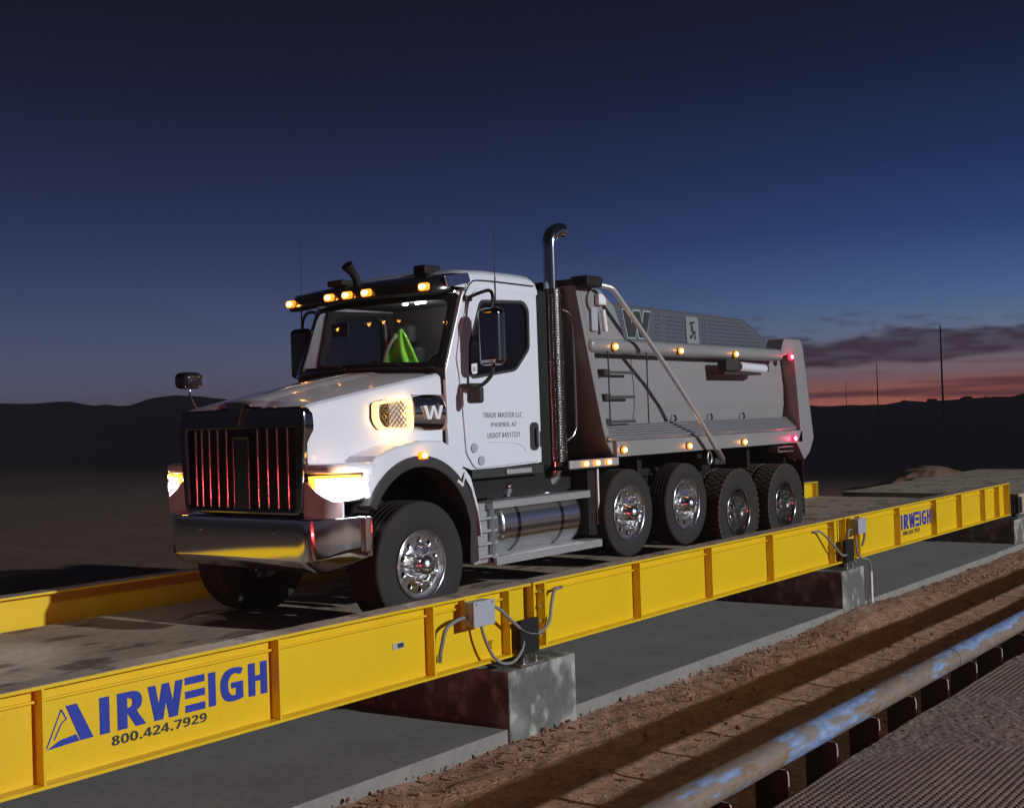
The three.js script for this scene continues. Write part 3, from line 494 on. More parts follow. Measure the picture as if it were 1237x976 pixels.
part('ridge_trim', tube([[-0.9, 2.04, 0.0], [-0.5, 2.15, 0], [0.0, 2.243, 0], [0.42, 2.317, 0]], 0.008, 20, 6), mat.chrome, hood);
part('nose_badge', [exX(rpoly([[-0.05, 1.83], [0.05, 1.83], [0.13, 2.03], [-0.13, 2.03]], 0.015), -1.015, -0.93, 0.012)], mat.darkChrome, hood, 'dark metal badge at the hood nose');
// side vents with lit outline, and the chrome letter panel behind
for (const s of [1, -1]) {
  const f = (g) => (s > 0 ? g : flip(g)), v = sub('hood_vent', T, 'hood side vent with glowing outline and mesh'), outline = [[-0.26, 1.99], [-0.265, 1.84], [-0.2, 1.755], [0.19, 1.735], [0.205, 1.78], [0.195, 2.0], [0.15, 2.045], [-0.2, 2.0]];
  const ringS = rpoly(outline, 0.04, 6), inner = rpoly(outline.map(([x, y]) => [lerp(-0.03, x, 0.87), lerp(1.885, y, 0.84)]), 0.04, 6); ringS.holes.push(new THREE.Path(inner.getPoints(6).reverse()));
  part('led_outline', f(ex(ringS, 0.935, 1.0, 0.006)), mat.ventLed, v);
  part('vent_back', f(ex(rpoly(outline, 0.04), 0.915, 0.93)), mat.trim, v);
  const wires = []; for (let i = -8; i < 12; i++) for (const d of [1, -1]) { const x = -0.26 + i * 0.055, a = [x, 1.76, 0.958], b = [x + d * 0.27, 2.02, 0.958]; const cl = (p, q) => { let t0 = 0, t1 = 1; const dx = q[0] - p[0]; for (const [lo, sg] of [[-0.225, 1], [0.17, -1]]) { const t = (lo - p[0]) / dx; if ((dx > 0) === (sg > 0)) t0 = Math.max(t0, t); else t1 = Math.min(t1, t); } return t1 - t0 > 0.08 ? [t0, t1] : null; }; const k = cl(a, b); if (k) wires.push(rod([lerp(a[0], b[0], k[0]), lerp(a[1], b[1], k[0]), 0.95], [lerp(a[0], b[0], k[1]), lerp(a[1], b[1], k[1]), 0.95], 0.0045, 5)); }
  part('mesh_wire', f(merge(wires)), mat.darkChrome, v); bulb(v, [0.13, 1.89, s * 0.965], [1, 0.42, 0.06], 0.02); bulb(v, [-0.1, 1.87, s * 0.965], [1, 0.42, 0.06], 0.01);
  const l = new THREE.RectAreaLight(new THREE.Color().setRGB(1, 0.6, 0.2), 1.6, 0.4, 0.03); l.intensity = 0.35; l.position.set(-0.02, 1.72, s * 1.01); l.lookAt(V([-0.02, 1.3, s * 1.25]).add(T.position)); v.add(l);
  bulb(v, [-0.03, 1.72, s * 1.05], [1, 0.5, 0.12], 0.035); bulb(v, [0.12, 2.06, s * 1.02], [1, 0.75, 0.4], 0.006);
  const p = sub('emblem_panel', T, 'chrome panel with letter emblem on the hood side'), rings = [];
  for (let i = 0; i <= 14; i++) { const t = i / 14, y = lerp(1.72, 2.075, t), b = 0.045 * Math.sin(Math.PI * t) ** 0.7; rings.push([[0.225, lerp(y, 1.9, 0.06), 0.95 + b], [0.45, y, 0.965 + b], [0.655, lerp(y, 1.9, -0.03), 0.975 + b]]); }
  part('chrome_plate', f(loft(rings.map((r) => r.slice().reverse()), false)), mat.chrome, p); part('backing', f(ex(rpoly([[0.215, 1.745], [0.66, 1.7], [0.66, 2.09], [0.215, 2.05]], 0.02), 0.9, 0.965)), mat.white, p);
  part('letter', f(lettering('W', font, 0.125, 0.32, 0.58, 1.835, 0.012).translate(0, 0, 1.012)), mat.pvc, p);
  part('body_lamp_bezel', f(new THREE.CylinderGeometry(0.045, 0.045, 0.02, 24).rotateX(Math.PI / 2).translate(0.97, 1.55, 1.05)), mat.greyBox, p); part('body_lamp_bezel', f(new THREE.CylinderGeometry(0.045, 0.045, 0.02, 24).rotateX(Math.PI / 2).translate(1.07, 1.425, 1.05)), mat.greyBox, p);
}
// wrap-round strip along the lamp line: [x, z, lens bottom, lens top]
const NOSE = [[-0.955, 0.8, 1.345, 1.385], [-0.965, 0.87, 1.325, 1.392], [-0.958, 0.95, 1.262, 1.398], [-0.95, 1.04, 1.215, 1.4], [-0.93, 1.125, 1.178, 1.402], [-0.88, 1.19, 1.168, 1.402], [-0.8, 1.218, 1.17, 1.4], [-0.68, 1.226, 1.182, 1.396], [-0.585, 1.226, 1.215, 1.385]];
function strip(path, yy, thick, push = 0) { // yy(p) gives [bottom, top]; a closed band of the given thickness
  const rings = path.map((p, i) => { const a = path[Math.max(0, i - 1)], b = path[Math.min(path.length - 1, i + 1)], dx = b[0] - a[0], dz = b[1] - a[1], l = Math.hypot(dx, dz), nx = -dz / l, nz = dx / l, [y0, y1] = yy(p), o = push; return [[p[0] + nx * o, y0, p[1] + nz * o], [p[0] + nx * o, y1, p[1] + nz * o], [p[0] + nx * (o - thick), y1, p[1] + nz * (o - thick)], [p[0] + nx * (o - thick), y0, p[1] + nz * (o - thick)]]; });
  const g = toCreasedNormals(loft(rings), 0.5); return g;
}
const arcPts = (cx, cy, r, a0, a1, n = 24) => Array.from({ length: n + 1 }, (_, i) => { const a = lerp(a0, a1, i / n) * Math.PI / 180; return [cx + r * Math.cos(a), cy + r * Math.sin(a)]; });
for (const s of [1, -1]) {
  const f = (g) => (s > 0 ? g : flip(g)), F = sub('fender', T, s > 0 ? 'white driver side front fender' : 'white far side front fender');
  const out = [[0.61, 1.3], [0.63, 1.42], [0.56, 1.545], [0.33, 1.64], [0.05, 1.652], [-0.22, 1.615], [-0.5, 1.535], [-0.58, 1.47], [-0.64, 1.3], ...arcPts(0.02, 0.78, 0.715, 148, 40, 22)];
  part('fender_panel', f(ex(shp(out), 0.82, 1.225, 0.035, 4)), mat.white, F);
  part('nose_panel', f(merge([strip(NOSE.slice(0, 6), (p) => [1.04, p[2]], 0.09), exY([[-0.955, 0.78], [-0.965, 0.92], [-0.94, 1.13], [-0.83, 1.215], [-0.56, 1.225], [-0.5, 1.225], [-0.5, 0.78]], 1.405, 1.49, 0.03, 0.06)])), mat.white, F);
  const arch = shp([...arcPts(0.02, 0.78, 0.735, 28, 152, 30), ...arcPts(0.02, 0.78, 0.635, 152, 28, 30)]);
  part('arch_trim', f(ex(arch, 1.02, 1.245, 0.012)), mat.trim, F);
  part('wheel_liner', f(ex(shp([...arcPts(0.02, 0.78, 0.71, -28, 158, 30), ...arcPts(0.02, 0.78, 0.69, 158, -28, 30)]), 0.5, 1.02)), mat.black, F); part('inner_wall', f(ex(shp([...arcPts(0.02, 0.78, 0.7, -20, 170, 24)]), 0.47, 0.5)), mat.black, F);
  part('rear_skirt', f(ex(rpoly([[0.56, 1.2], [0.62, 1.28], [0.7, 1.2], [0.8, 0.95], [0.825, 0.5], [0.7, 0.48], [0.72, 0.85], [0.66, 1.03]], 0.03), 0.85, 1.2, 0.01)), mat.trim, F);
  part('skirt_edge', f(ex(rpoly([[0.57, 1.36], [0.63, 1.37], [0.71, 1.29], [0.8, 1.03], [0.84, 0.72], [0.8, 0.95], [0.715, 1.18], [0.63, 1.29]], 0.02), 1.17, 1.222, 0.006)), mat.white, F); part('latch', f(merge([rod([0.5, 1.27, 1.235], [0.56, 1.22, 1.25], 0.018, 8), rod([0.56, 1.22, 1.25], [0.62, 1.34, 1.235], 0.008, 6)])), mat.pvc, F);
  // headlamp: white optic below, amber above and towards the grille
  const H = sub('headlight', T, s > 0 ? 'driver side headlight, white with amber edge' : 'far side headlight, white with amber edge');
  part('housing', f(exY([[-0.93, 0.8], [-0.94, 0.87], [-0.88, 1.06], [-0.77, 1.14], [-0.56, 1.17], [-0.56, 0.8]], 1.165, 1.4, 0.005)), mat.gloss, H);
  part('lamp', f(strip(NOSE.slice(2), (p) => [p[2] + 0.012, p[3] - 0.035], 0.03, -0.012)), mat.head, H);
  part('turn_lamp', f(merge([strip(NOSE.slice(1, 8), (p) => [p[3] - 0.033, p[3] - 0.008], 0.03, -0.01), strip(NOSE.slice(1, 3), (p) => [p[2] + 0.012, p[3] - 0.033], 0.03, -0.014)])), mat.headAmber, H);
  part('lens_cover', f(strip(NOSE, (p) => [p[2], p[3]], 0.006)), mat.lens, H);
  const sl = new THREE.SpotLight(0xf4f6ff, 9, 0, 0.75, 0.8, 2); sl.position.set(-1.02, 1.26, s * 0.99); sl.target.position.set(-6, 0.2, s * 1.35); sl.castShadow = true; sl.shadow.radius = 3; H.add(sl, sl.target);
  bulb(H, [-0.9, 1.375, s * 1.24], AMB, 0.12); bulb(H, [-0.83, 1.27, s * 1.28], [0.95, 0.96, 1], 0.22, 2); bulb(H, [-0.8, 1.53, s * 1.0], AMB, 0.012);
  const m = part('marker_lamp', f(rb(-0.01, 0.09, 1.485, 1.55, 1.225, 1.275, 0.012)), mat.amber, T, 'lit amber marker on the fender'); part('led_core', f(new THREE.SphereGeometry(0.026, 12, 8).scale(1.35, 0.9, 0.5).translate(0.04, 1.518, 1.273)), mat.ledCore, m); bulb(T, [0.04, 1.52, s * 1.25], AMB, 0.05);
}
// ---- grille
{
  const G = sub('grille', T), W = (t) => lerp(0.8, 0.872, t), oc = [[-0.8, 1.055], [0.8, 1.055], [0.868, 1.82], [0.855, 1.975], [-0.855, 1.975], [-0.868, 1.82]], ic = [[-0.73, 1.1], [0.73, 1.1], [0.755, 1.8], [-0.755, 1.8]];
  const ring = rpoly(oc, 0.07, 6); ring.holes.push(new THREE.Path(rpoly(ic, 0.03, 6).getPoints(6).reverse()));
  part('surround', exX(ring, -0.985, -0.86, 0.02, 3), mat.darkChrome, G); part('radiator', exX(rpoly(ic, 0.01), -0.89, -0.87, 0), mat.black, G);
  for (const z of [-0.66, -0.63 + 0.06, -0.5 + 0.04, -0.34, -0.215, 0.215, 0.345, 0.475, 0.61]) part('grille_bar', rb(-0.955, -0.905, 1.1, 1.8, z - 0.013, z + 0.013, 0.011, 3), mat.chrome, G);
  part('centre_bar', [rb(-0.97, -0.9, 1.08, 1.74, -0.115, -0.09, 0.008), rb(-0.97, -0.9, 1.08, 1.74, 0.09, 0.115, 0.008), rb(-0.97, -0.9, 1.715, 1.74, -0.115, 0.115, 0.008), rb(-0.955, -0.92, 1.08, 1.71, -0.085, 0.085, 0.008)], mat.darkChrome, G);
}
// ---- bumper
{
  const prof = [[-0.74, 1.035], [-0.97, 1.04], [-1.02, 1.035], [-1.034, 1.02], [-1.036, 0.85], [-1.036, 0.69], [-1.02, 0.66], [-0.93, 0.585], [-0.88, 0.57], [-0.74, 0.58]], rings = [];
  for (let i = 0; i <= 40; i++) { const z = lerp(-1.245, 1.245, i / 40), a = Math.abs(z), back = 0.34 * Math.pow(smooth(a, 0.86, 1.42) * 1.9, 1.4), up = smooth(a, 0.93, 1.25); rings.push(prof.map(([x, y]) => [Math.min(-0.6, x + back), y < 0.75 ? lerp(y, Math.min(1.0, y + 0.13), up) : y, z])); }
  const b = part('bumper', loft(rings, false), mat.chrome, T); part('bumper_top', ab(-0.9, -0.74, 1.0, 1.03, -0.85, 0.85), mat.trim, b);
  for (const s of [1, -1]) { part('end_cap', rb(-0.66, -0.58, 0.74, 1.03, s * 1.2 - 0.035, s * 1.2 + 0.035, 0.01), mat.chrome, b); part('bumper_bolt', [-0.5, 0.5].map((q) => new THREE.SphereGeometry(0.018, 10, 8).translate(-1.034, 0.92, q)), mat.chrome, b); }
}
// ---- cab
const win = [[1.14, 2.955], [1.8, 2.985], [1.88, 2.91], [1.875, 2.52], [1.65, 2.305], [1.0, 2.225], [0.955, 2.27], [0.965, 2.54]];
const scaled = (pts, k) => { const cx = pts.reduce((a, p) => a + p[0], 0) / pts.length, cy = pts.reduce((a, p) => a + p[1], 0) / pts.length; return pts.map(([x, y]) => [cx + (x - cx) * (1 + k / 0.45), cy + (y - cy) * (1 + k / 0.37)]); };
const hole = (s, pts, r) => { s.holes.push(new THREE.Path(rpoly(pts, r, 6).getPoints(6).reverse())); return s; };
const cab = sub('cab', T, 'white steel cab');
for (const s of [1, -1]) {
  const f = (g) => (s > 0 ? g : flip(g));
  part('side_wall', f(ex(hole(rpoly([[0.64, 1.44], [0.62, 2.285], [0.895, 3.03], [1.02, 3.13], [2.05, 3.15], [2.06, 1.36], [0.98, 1.33]], 0.03), scaled(win, 0.03), 0.06), 0.985, 1.028, 0.008)), mat.white, cab);
  const D = sub('door', T, s > 0 ? 'white driver door with printed company lines' : 'white passenger door');
  part('door_panel', f(ex(hole(rpoly([[0.985, 1.352], [0.868, 1.5], [0.848, 1.79], [0.795, 2.28], [0.765, 2.39], [0.835, 2.68], [0.975, 2.97], [1.075, 3.075], [1.24, 3.1], [1.98, 3.1], [2.0, 1.375]], 0.05), scaled(win, 0.018), 0.06), 1.03, 1.046, 0.007, 3)), mat.white, D);
  const fr = rpoly(scaled(win, 0.019), 0.06); fr.holes.push(new THREE.Path(rpoly(scaled(win, -0.012), 0.05, 6).getPoints(6).reverse()));
  part('window_seal', f(ex(fr, 1.012, 1.05, 0.005)), mat.trim, D); part('window_glass', f(ex(rpoly(scaled(win, -0.005), 0.05), 1.024, 1.027)), mat.sideGlass, D);
  const h = rpoly([[1.85, 1.775], [2.0 - 0.01, 1.775], [1.985, 1.49], [1.845, 1.49]], 0.06);
  part('door_handle', f(merge([ex(h, 1.046, 1.056, 0.003), rb(1.915, 1.955, 1.53, 1.72, 1.06, 1.085, 0.012)])), mat.trim, D);
  part('swage_line', f(tube([[1.2, 1.6, 1.046], [1.55, 1.58, 1.046], [1.7, 1.55, 1.046], [1.78, 1.49, 1.046]], 0.006, 16, 6)), mat.white, D);
  part('door_hinge_trim', f(rb(2.012, 2.028, 1.52, 1.68, 1.03, 1.05, 0.006)), mat.chrome, D);
  if (s > 0) { part('door_print', [lettering('TRADE MASTER LLC', fontR, 0.05, 1.12, 1.73, 1.832), lettering('PHOENIX, AZ', fontR, 0.05, 1.24, 1.63, 1.735), lettering('USDOT #4517221', fontR, 0.05, 1.18, 1.68, 1.635)].map((g) => g.translate(0, 0, 1.0465)), mat.print, D, 'dark company lettering on the door'); part('sticker', [ex(shp([[0.985, 2.25], [1.075, 2.262], [1.078, 2.36], [0.985, 2.35]]), 1.028, 1.0295)], mat.paper, D, 'white permit sticker on the window'); part('sticker_print', ex(shp([[1.01, 2.275], [1.055, 2.281], [1.056, 2.33], [1.01, 2.324]]), 1.03, 1.031), mat.greyBox, D); }
  part('sill', f(rb(0.95, 2.08, 1.25, 1.345, 0.9, 1.035, 0.012)), mat.trim, cab); part('sill_step', f(rb(1.45, 1.85, 1.27, 1.32, 1.03, 1.06, 0.008)), mat.tread, cab);
  part('door_liner', f(ex(hole(shp([[0.8, 1.4], [0.8, 2.3], [1.0, 3.02], [2.0, 3.05], [2.0, 1.4]]), scaled(win, 0.02), 0.06), 0.94, 0.975)), mat.seat, cab);
}
{
  const secs = [[0.74, 0.0], [0.84, 0.55], [1.0, 0.85], [1.3, 0.97], [1.8, 1], [1.99, 0.94], [2.045, 0.8], [2.065, 0.4]].map(([x, k]) => { const y0 = 3.12, top = 0.19 * k, h = [[1.03, y0 - 0.04], [1.03, y0], [1.015, y0 + 0.5 * top], [0.96, y0 + 0.82 * top], [0.8, y0 + top], [0.4, y0 + top * 1.1], [0, y0 + top * 1.14]]; return [...h.map(([z, y]) => [x, y, z]), ...h.slice(0, -1).reverse().map(([z, y]) => [x, y, -z])].reverse(); });
  part('roof', loft(secs, false), mat.white, cab); for (const s of [1, -1]) part('roof_gutter', tube([[0.9, 2.98, s * 1.03], [1.02, 3.13, s * 1.034], [1.2, 3.165, s * 1.034], [2.0, 3.165, s * 1.034]], 0.007, 20, 6), mat.trim, cab);
  part('rear_wall', ab(2.02, 2.06, 1.35, 3.15, -0.98, 0.98), mat.white, cab); part('floor', ab(0.5, 2.02, 1.33, 1.4, -0.97, 0.97), mat.black, cab);
  part('headliner', ab(0.8, 2.0, 3.06, 3.085, -0.93, 0.93), mat.seat, cab); part('rear_liner', ab(1.97, 2.015, 1.4, 3.06, -0.94, 0.94), mat.seat, cab);
  part('firewall', ab(0.6, 0.66, 1.4, 2.26, -0.98, 0.98), mat.black, cab); part('dashboard', rb(0.5, 1.0, 2.05, 2.27, -0.95, 0.95, 0.06), mat.seat, cab);
  for (const z of [0.48, -0.48]) { const q = sub('seat', T); part('cushion', rb(1.2, 1.7, 1.85, 1.99, z - 0.24, z + 0.24, 0.05), mat.seat, q); part('backrest', rb(1.62, 1.76, 1.95, 2.62, z - 0.24, z + 0.24, 0.06), mat.seat, q); part('headrest', rb(1.63, 1.74, 2.66, 2.86, z - 0.13, z + 0.13, 0.05), mat.seat, q); part('pedestal', ab(1.3, 1.6, 1.4, 1.85, z - 0.18, z + 0.18), mat.black, q); }
  const sw = part('steering_wheel', new THREE.TorusGeometry(0.215, 0.016, 10, 40).rotateY(Math.PI / 2).rotateZ(-0.55).translate(1.12, 2.32, 0.48), mat.trim, T); part('column', rod([0.9, 2.2, 0.48], [1.12, 2.32, 0.48], 0.03, 10), mat.trim, sw); part('spokes', [rod([1.12, 2.32, 0.28], [1.12, 2.32, 0.68], 0.014, 8)], mat.trim, sw);
  const mir = part('sun_visor_mirror', rb(0.84, 0.87, 2.72, 2.86, -0.75, -0.5, 0.04), mat.trim, T, 'dark oval mirror inside the windshield');
  part('dome_lamp', [rb(1.25, 1.32, 3.03, 3.055, 0.62, 0.78, 0.008), rb(1.3, 1.36, 3.03, 3.055, 0.02, 0.14, 0.008), rb(1.3, 1.34, 3.03, 3.055, -0.16, -0.1, 0.008)], mat.dome, T, 'lit white dome lamps under the cab ceiling'); bulb(T, [1.3, 2.99, 0.6], [0.95, 0.97, 1], 0.5); bulb(T, [1.33, 2.99, 0.0], [0.95, 0.97, 1], 0.5);
}
// windshield: a bowed patch, black border, clear pane
{
  const wp = (s, t, off = 0) => [lerp(0.6, 0.885, t) - lerp(0.2, 0.22, t) * (1 - Math.pow(Math.abs(s), 2.4)) - off, lerp(2.3, 3.03, t) + 0.035 * (1 - s * s) * (1 - t), s * lerp(1.03, 0.99, t)];
  const ringPts = (k, r, n = 24) => { const o = []; const S = 1 - k * 0.9, t0 = k * 1.1, t1 = 1 - k * 1.1; const c = [[S - r, t1 - r * 1.3, 0], [-S + r, t1 - r * 1.3, 90], [-S + r, t0 + r * 1.3, 180], [S - r, t0 + r * 1.3, 270]]; c.forEach(([cs, ct, a0]) => { for (let i = 0; i <= n; i++) { const a = (a0 + 90 * i / n) * Math.PI / 180; o.push([cs + r * Math.cos(a), ct + r * 1.3 * Math.sin(a)]); } }); /* extra points along the sides */ const q = []; for (let i = 0; i < o.length; i++) { const a = o[i], b = o[(i + 1) % o.length], d = Math.hypot(a[0] - b[0], a[1] - b[1]); const m = i % (n + 1) === n ? 24 : 1; for (let j = 0; j < m; j++) q.push([lerp(a[0], b[0], j / m), lerp(a[1], b[1], j / m)]); } return q; };
  const A = ringPts(0, 0.06), B = ringPts(0.075, 0.08), ws = sub('windshield', T, 'bowed windshield with black border');
  part('border', loft([B.map(([s, t]) => wp(s, t, -0.012)), B.map(([s, t]) => wp(s, t, 0.012)), A.map(([s, t]) => wp(s, t, 0.014)), A.map(([s, t]) => wp(s, t, -0.03))].map((r) => r.slice().reverse())), mat.gloss, ws);
  const rows = []; for (let j = 0; j <= 10; j++) { const r = []; for (let i = 0; i <= 24; i++) r.push(wp(lerp(-0.95, 0.95, i / 24), lerp(0.06, 0.94, j / 10))); rows.push(r.reverse()); } part('glass', loft(rows, false), mat.glass, ws);
  const cowl = []; for (let j = 0; j <= 3; j++) { const r = []; for (let i = 0; i <= 24; i++) { const s = lerp(-1, 1, i / 24), a = wp(s, 0), k = j / 3; r.push([lerp(a[0] + 0.01, Math.min(0.62, a[0] + 0.12), k), lerp(a[1] + 0.005, 2.22, k) - 0.02 * k, a[2] * 0.99]); } cowl.push(r.reverse()); } part('cowl', loft(cowl, false), mat.trim, ws);
  for (const z of [0.62, -0.15]) part('wiper', [rod([0.36, 2.35, z + 0.1], [0.4, 2.4, z - 0.32], 0.009, 6), rod([0.385, 2.375, z - 0.5], [0.37, 2.375, z + 0.02], 0.008, 6)], mat.black, ws);
}
// sun visor and roof lamps
{
  const prof = [[0.98, 3.235], [0.72, 3.225], [0.5, 3.17], [0.4, 3.11], [0.385, 3.03], [0.4, 3.0], [0.5, 3.005], [0.75, 3.05], [0.95, 3.12]], rings = [];
  for (let i = 0; i <= 36; i++) { const s = lerp(-1, 1, i / 36), b = 0.12 * Math.pow(Math.abs(s), 2.2), e = smooth(Math.abs(s), 0.94, 1); rings.push(prof.map(([x, y]) => [lerp(x + b * (x < 0.8 ? 1 : 0.2), 0.95, e * 0.45), lerp(y, 3.11, e * 0.5) - 0.012 * s * s, s * 1.045])); }
  const v = part('sun_visor', loft(rings), mat.gloss, T, 'black sun visor over the windshield'); part('visor_end', ex(rpoly([[0.62, 3.17], [0.97, 3.225], [1.0, 3.13], [0.66, 3.06]], 0.03), 1.03, 1.05, 0.006), mat.chrome, v); part('visor_end', flip(ex(rpoly([[0.62, 3.17], [0.97, 3.225], [1.0, 3.13], [0.66, 3.06]], 0.03), 1.03, 1.05, 0.006)), mat.chrome, v);
  for (const z of [0.93, 0.26, 0, -0.26, -0.93]) { const x = 0.385 + 0.12 * Math.pow(Math.abs(z / 1.045), 2.2) - 0.015; const l = part('roof_lamp', rb(x - 0.02, x + 0.03, 3.028, 3.1, z - 0.064, z + 0.064, 0.024, 4), mat.amber, T, 'lit amber roof lamp'); part('led_core', new THREE.SphereGeometry(0.03, 14, 10).scale(0.45, 0.85, 1.6).translate(x - 0.016, 3.064, z), mat.ledCore, l); bulb(T, [x - 0.05, 3.065, z], AMB, 0.05); }
  part('roof_beacon', [rb(0.78, 1.02, 3.235, 3.33, 0.5, 0.66, 0.02), rod([0.9, 3.2, 0.58], [0.9, 3.25, 0.58], 0.05, 12)], mat.black, T, 'black box on the roof edge');
  part('roof_horn', [tube([[0.76, 3.18, -0.24], [0.74, 3.26, -0.24], [0.7, 3.32, -0.24], [0.66, 3.36, -0.24]], 0.042, 14, 12), new THREE.CylinderGeometry(0.062, 0.045, 0.08, 16).rotateZ(0.8).translate(0.64, 3.375, -0.24), rb(0.5, 0.66, 3.19, 3.25, -0.42, -0.2, 0.015)], mat.black, T, 'small dark roof horn');
}
// mirrors, antennas
for (const s of [1, -1]) {
  const f = (g) => (s > 0 ? g : flip(g)), m = sub('door_mirror', T, s > 0 ? 'chrome backed driver side mirror' : 'dark far side mirror');
  part('mirror_shell', f(rb(0.87, 1.02, 2.32, 2.86, 1.2, 1.46, 0.06, 4)), s > 0 ? mat.darkChrome : mat.gloss, m); part('mirror_glass', f(ab(1.021, 1.025, 2.36, 2.82, 1.23, 1.43)), mat.chrome, m);
  part('upper_arm', f(tube([[0.93, 2.97, 1.04], [1.0, 3.02, 1.15], [1.0, 3.03, 1.28], [0.98, 2.96, 1.33], [0.96, 2.86, 1.33]], 0.017, 24, 8)), mat.trim, m); part('lower_arm', f(tube([[0.96, 2.32, 1.33], [0.95, 2.22, 1.3], [0.9, 2.13, 1.2], [0.86, 2.13, 1.05]], 0.019, 24, 8)), mat.trim, m); part('upper_arm_foot', f(rb(0.9, 1.0, 2.95, 3.0, 1.035, 1.065, 0.01)), mat.trim, m);
  part('convex_mirror', f(rb(0.79, 0.86, 1.97, 2.13, 1.12, 1.3, 0.03, 3)), mat.trim, m); part('arm_bracket', f(rb(0.8, 0.95, 2.12, 2.16, 1.04, 1.2, 0.01)), mat.trim, m);
  part('antenna', f(merge([rod([0.98, 2.9, 1.36], [0.985, 3.15, 1.36], 0.008, 6), rod([0.985, 3.15, 1.36], [1.0, 3.95, 1.36], 0.0045, 5, 0.003)])), mat.trim, m);
  const hm = sub('hood_mirror', T, 'small hood mirror on a stalk'); if (s < 0) { part('shell', flip(rb(-0.8, -0.58, 2.2, 2.36, 1.0, 1.2, 0.06, 4)), mat.gloss, hm); part('stalk', flip(tube([[-0.68, 2.2, 1.09], [-0.68, 2.1, 1.07], [-0.55, 1.75, 0.95]], 0.012, 16, 6)), mat.darkChrome, hm); part('mirror_face', flip(rb(-0.582, -0.574, 2.23, 2.33, 1.03, 1.17, 0.003, 1)), mat.chrome, hm); }
}
// ---- exhaust stack, cab rear gear
{
  const dots = tex(512, (u, v) => { const a = ((u * 20) % 1) - 0.5, b = ((v * 64 + (Math.floor(u * 20) % 2) * 0.5) % 1) - 0.5; return smooth(Math.hypot(a, b), 0.18, 0.34); }, false);
  const E = sub('exhaust_stack', T, 'chrome exhaust stack with perforated guard');
  part('guard', new THREE.CylinderGeometry(0.125, 0.125, 1.82, 40).translate(2.44, 2.26, 0.93), M({ color: rgb(0.16, 0.15, 0.15), metalness: 1, roughness: 0.22, bumpMap: dots, bumpScale: 0.006 }), E);
  part('pipe', [rod([2.44, 1.25, 0.93], [2.44, 3.62, 0.93], 0.078, 28), tube([[2.44, 3.6, 0.93], [2.45, 3.7, 0.93], [2.5, 3.77, 0.93], [2.6, 3.815, 0.93], [2.67, 3.82, 0.93]], 0.078, 20, 28)], mat.chrome, E);
  part('pipe_mouth', new THREE.CylinderGeometry(0.066, 0.066, 0.01, 24).rotateZ(Math.PI / 2).translate(2.675, 3.82, 0.93), mat.black, E);
  for (const y of [1.5, 2.4, 3.1]) part('clamp', new THREE.TorusGeometry(0.127, 0.008, 8, 40).rotateX(Math.PI / 2).translate(2.44, y, 0.93), mat.chrome, E);
  part('grab_rail', tube([[2.44, 2.96, 1.02], [2.56, 2.93, 1.06], [2.62, 2.85, 1.07], [2.63, 2.3, 1.07], [2.63, 1.72, 1.07], [2.58, 1.62, 1.06], [2.48, 1.55, 1.02]], 0.014, 50, 8, 0.1), mat.chrome, E);
  part('cab_rear_panel', [rb(2.09, 2.3, 1.3, 3.14, 0.3, 0.98, 0.03), rb(2.09, 2.3, 1.3, 3.0, -0.98, 0.3, 0.03)], mat.black, T, 'dark equipment panel behind the cab');
  part('heat_pipe', [tube([[2.44, 1.35, 0.93], [2.43, 1.2, 0.9], [2.3, 1.12, 0.8], [2.0, 1.1, 0.6]], 0.07, 20, 16)], mat.steel, T);
}
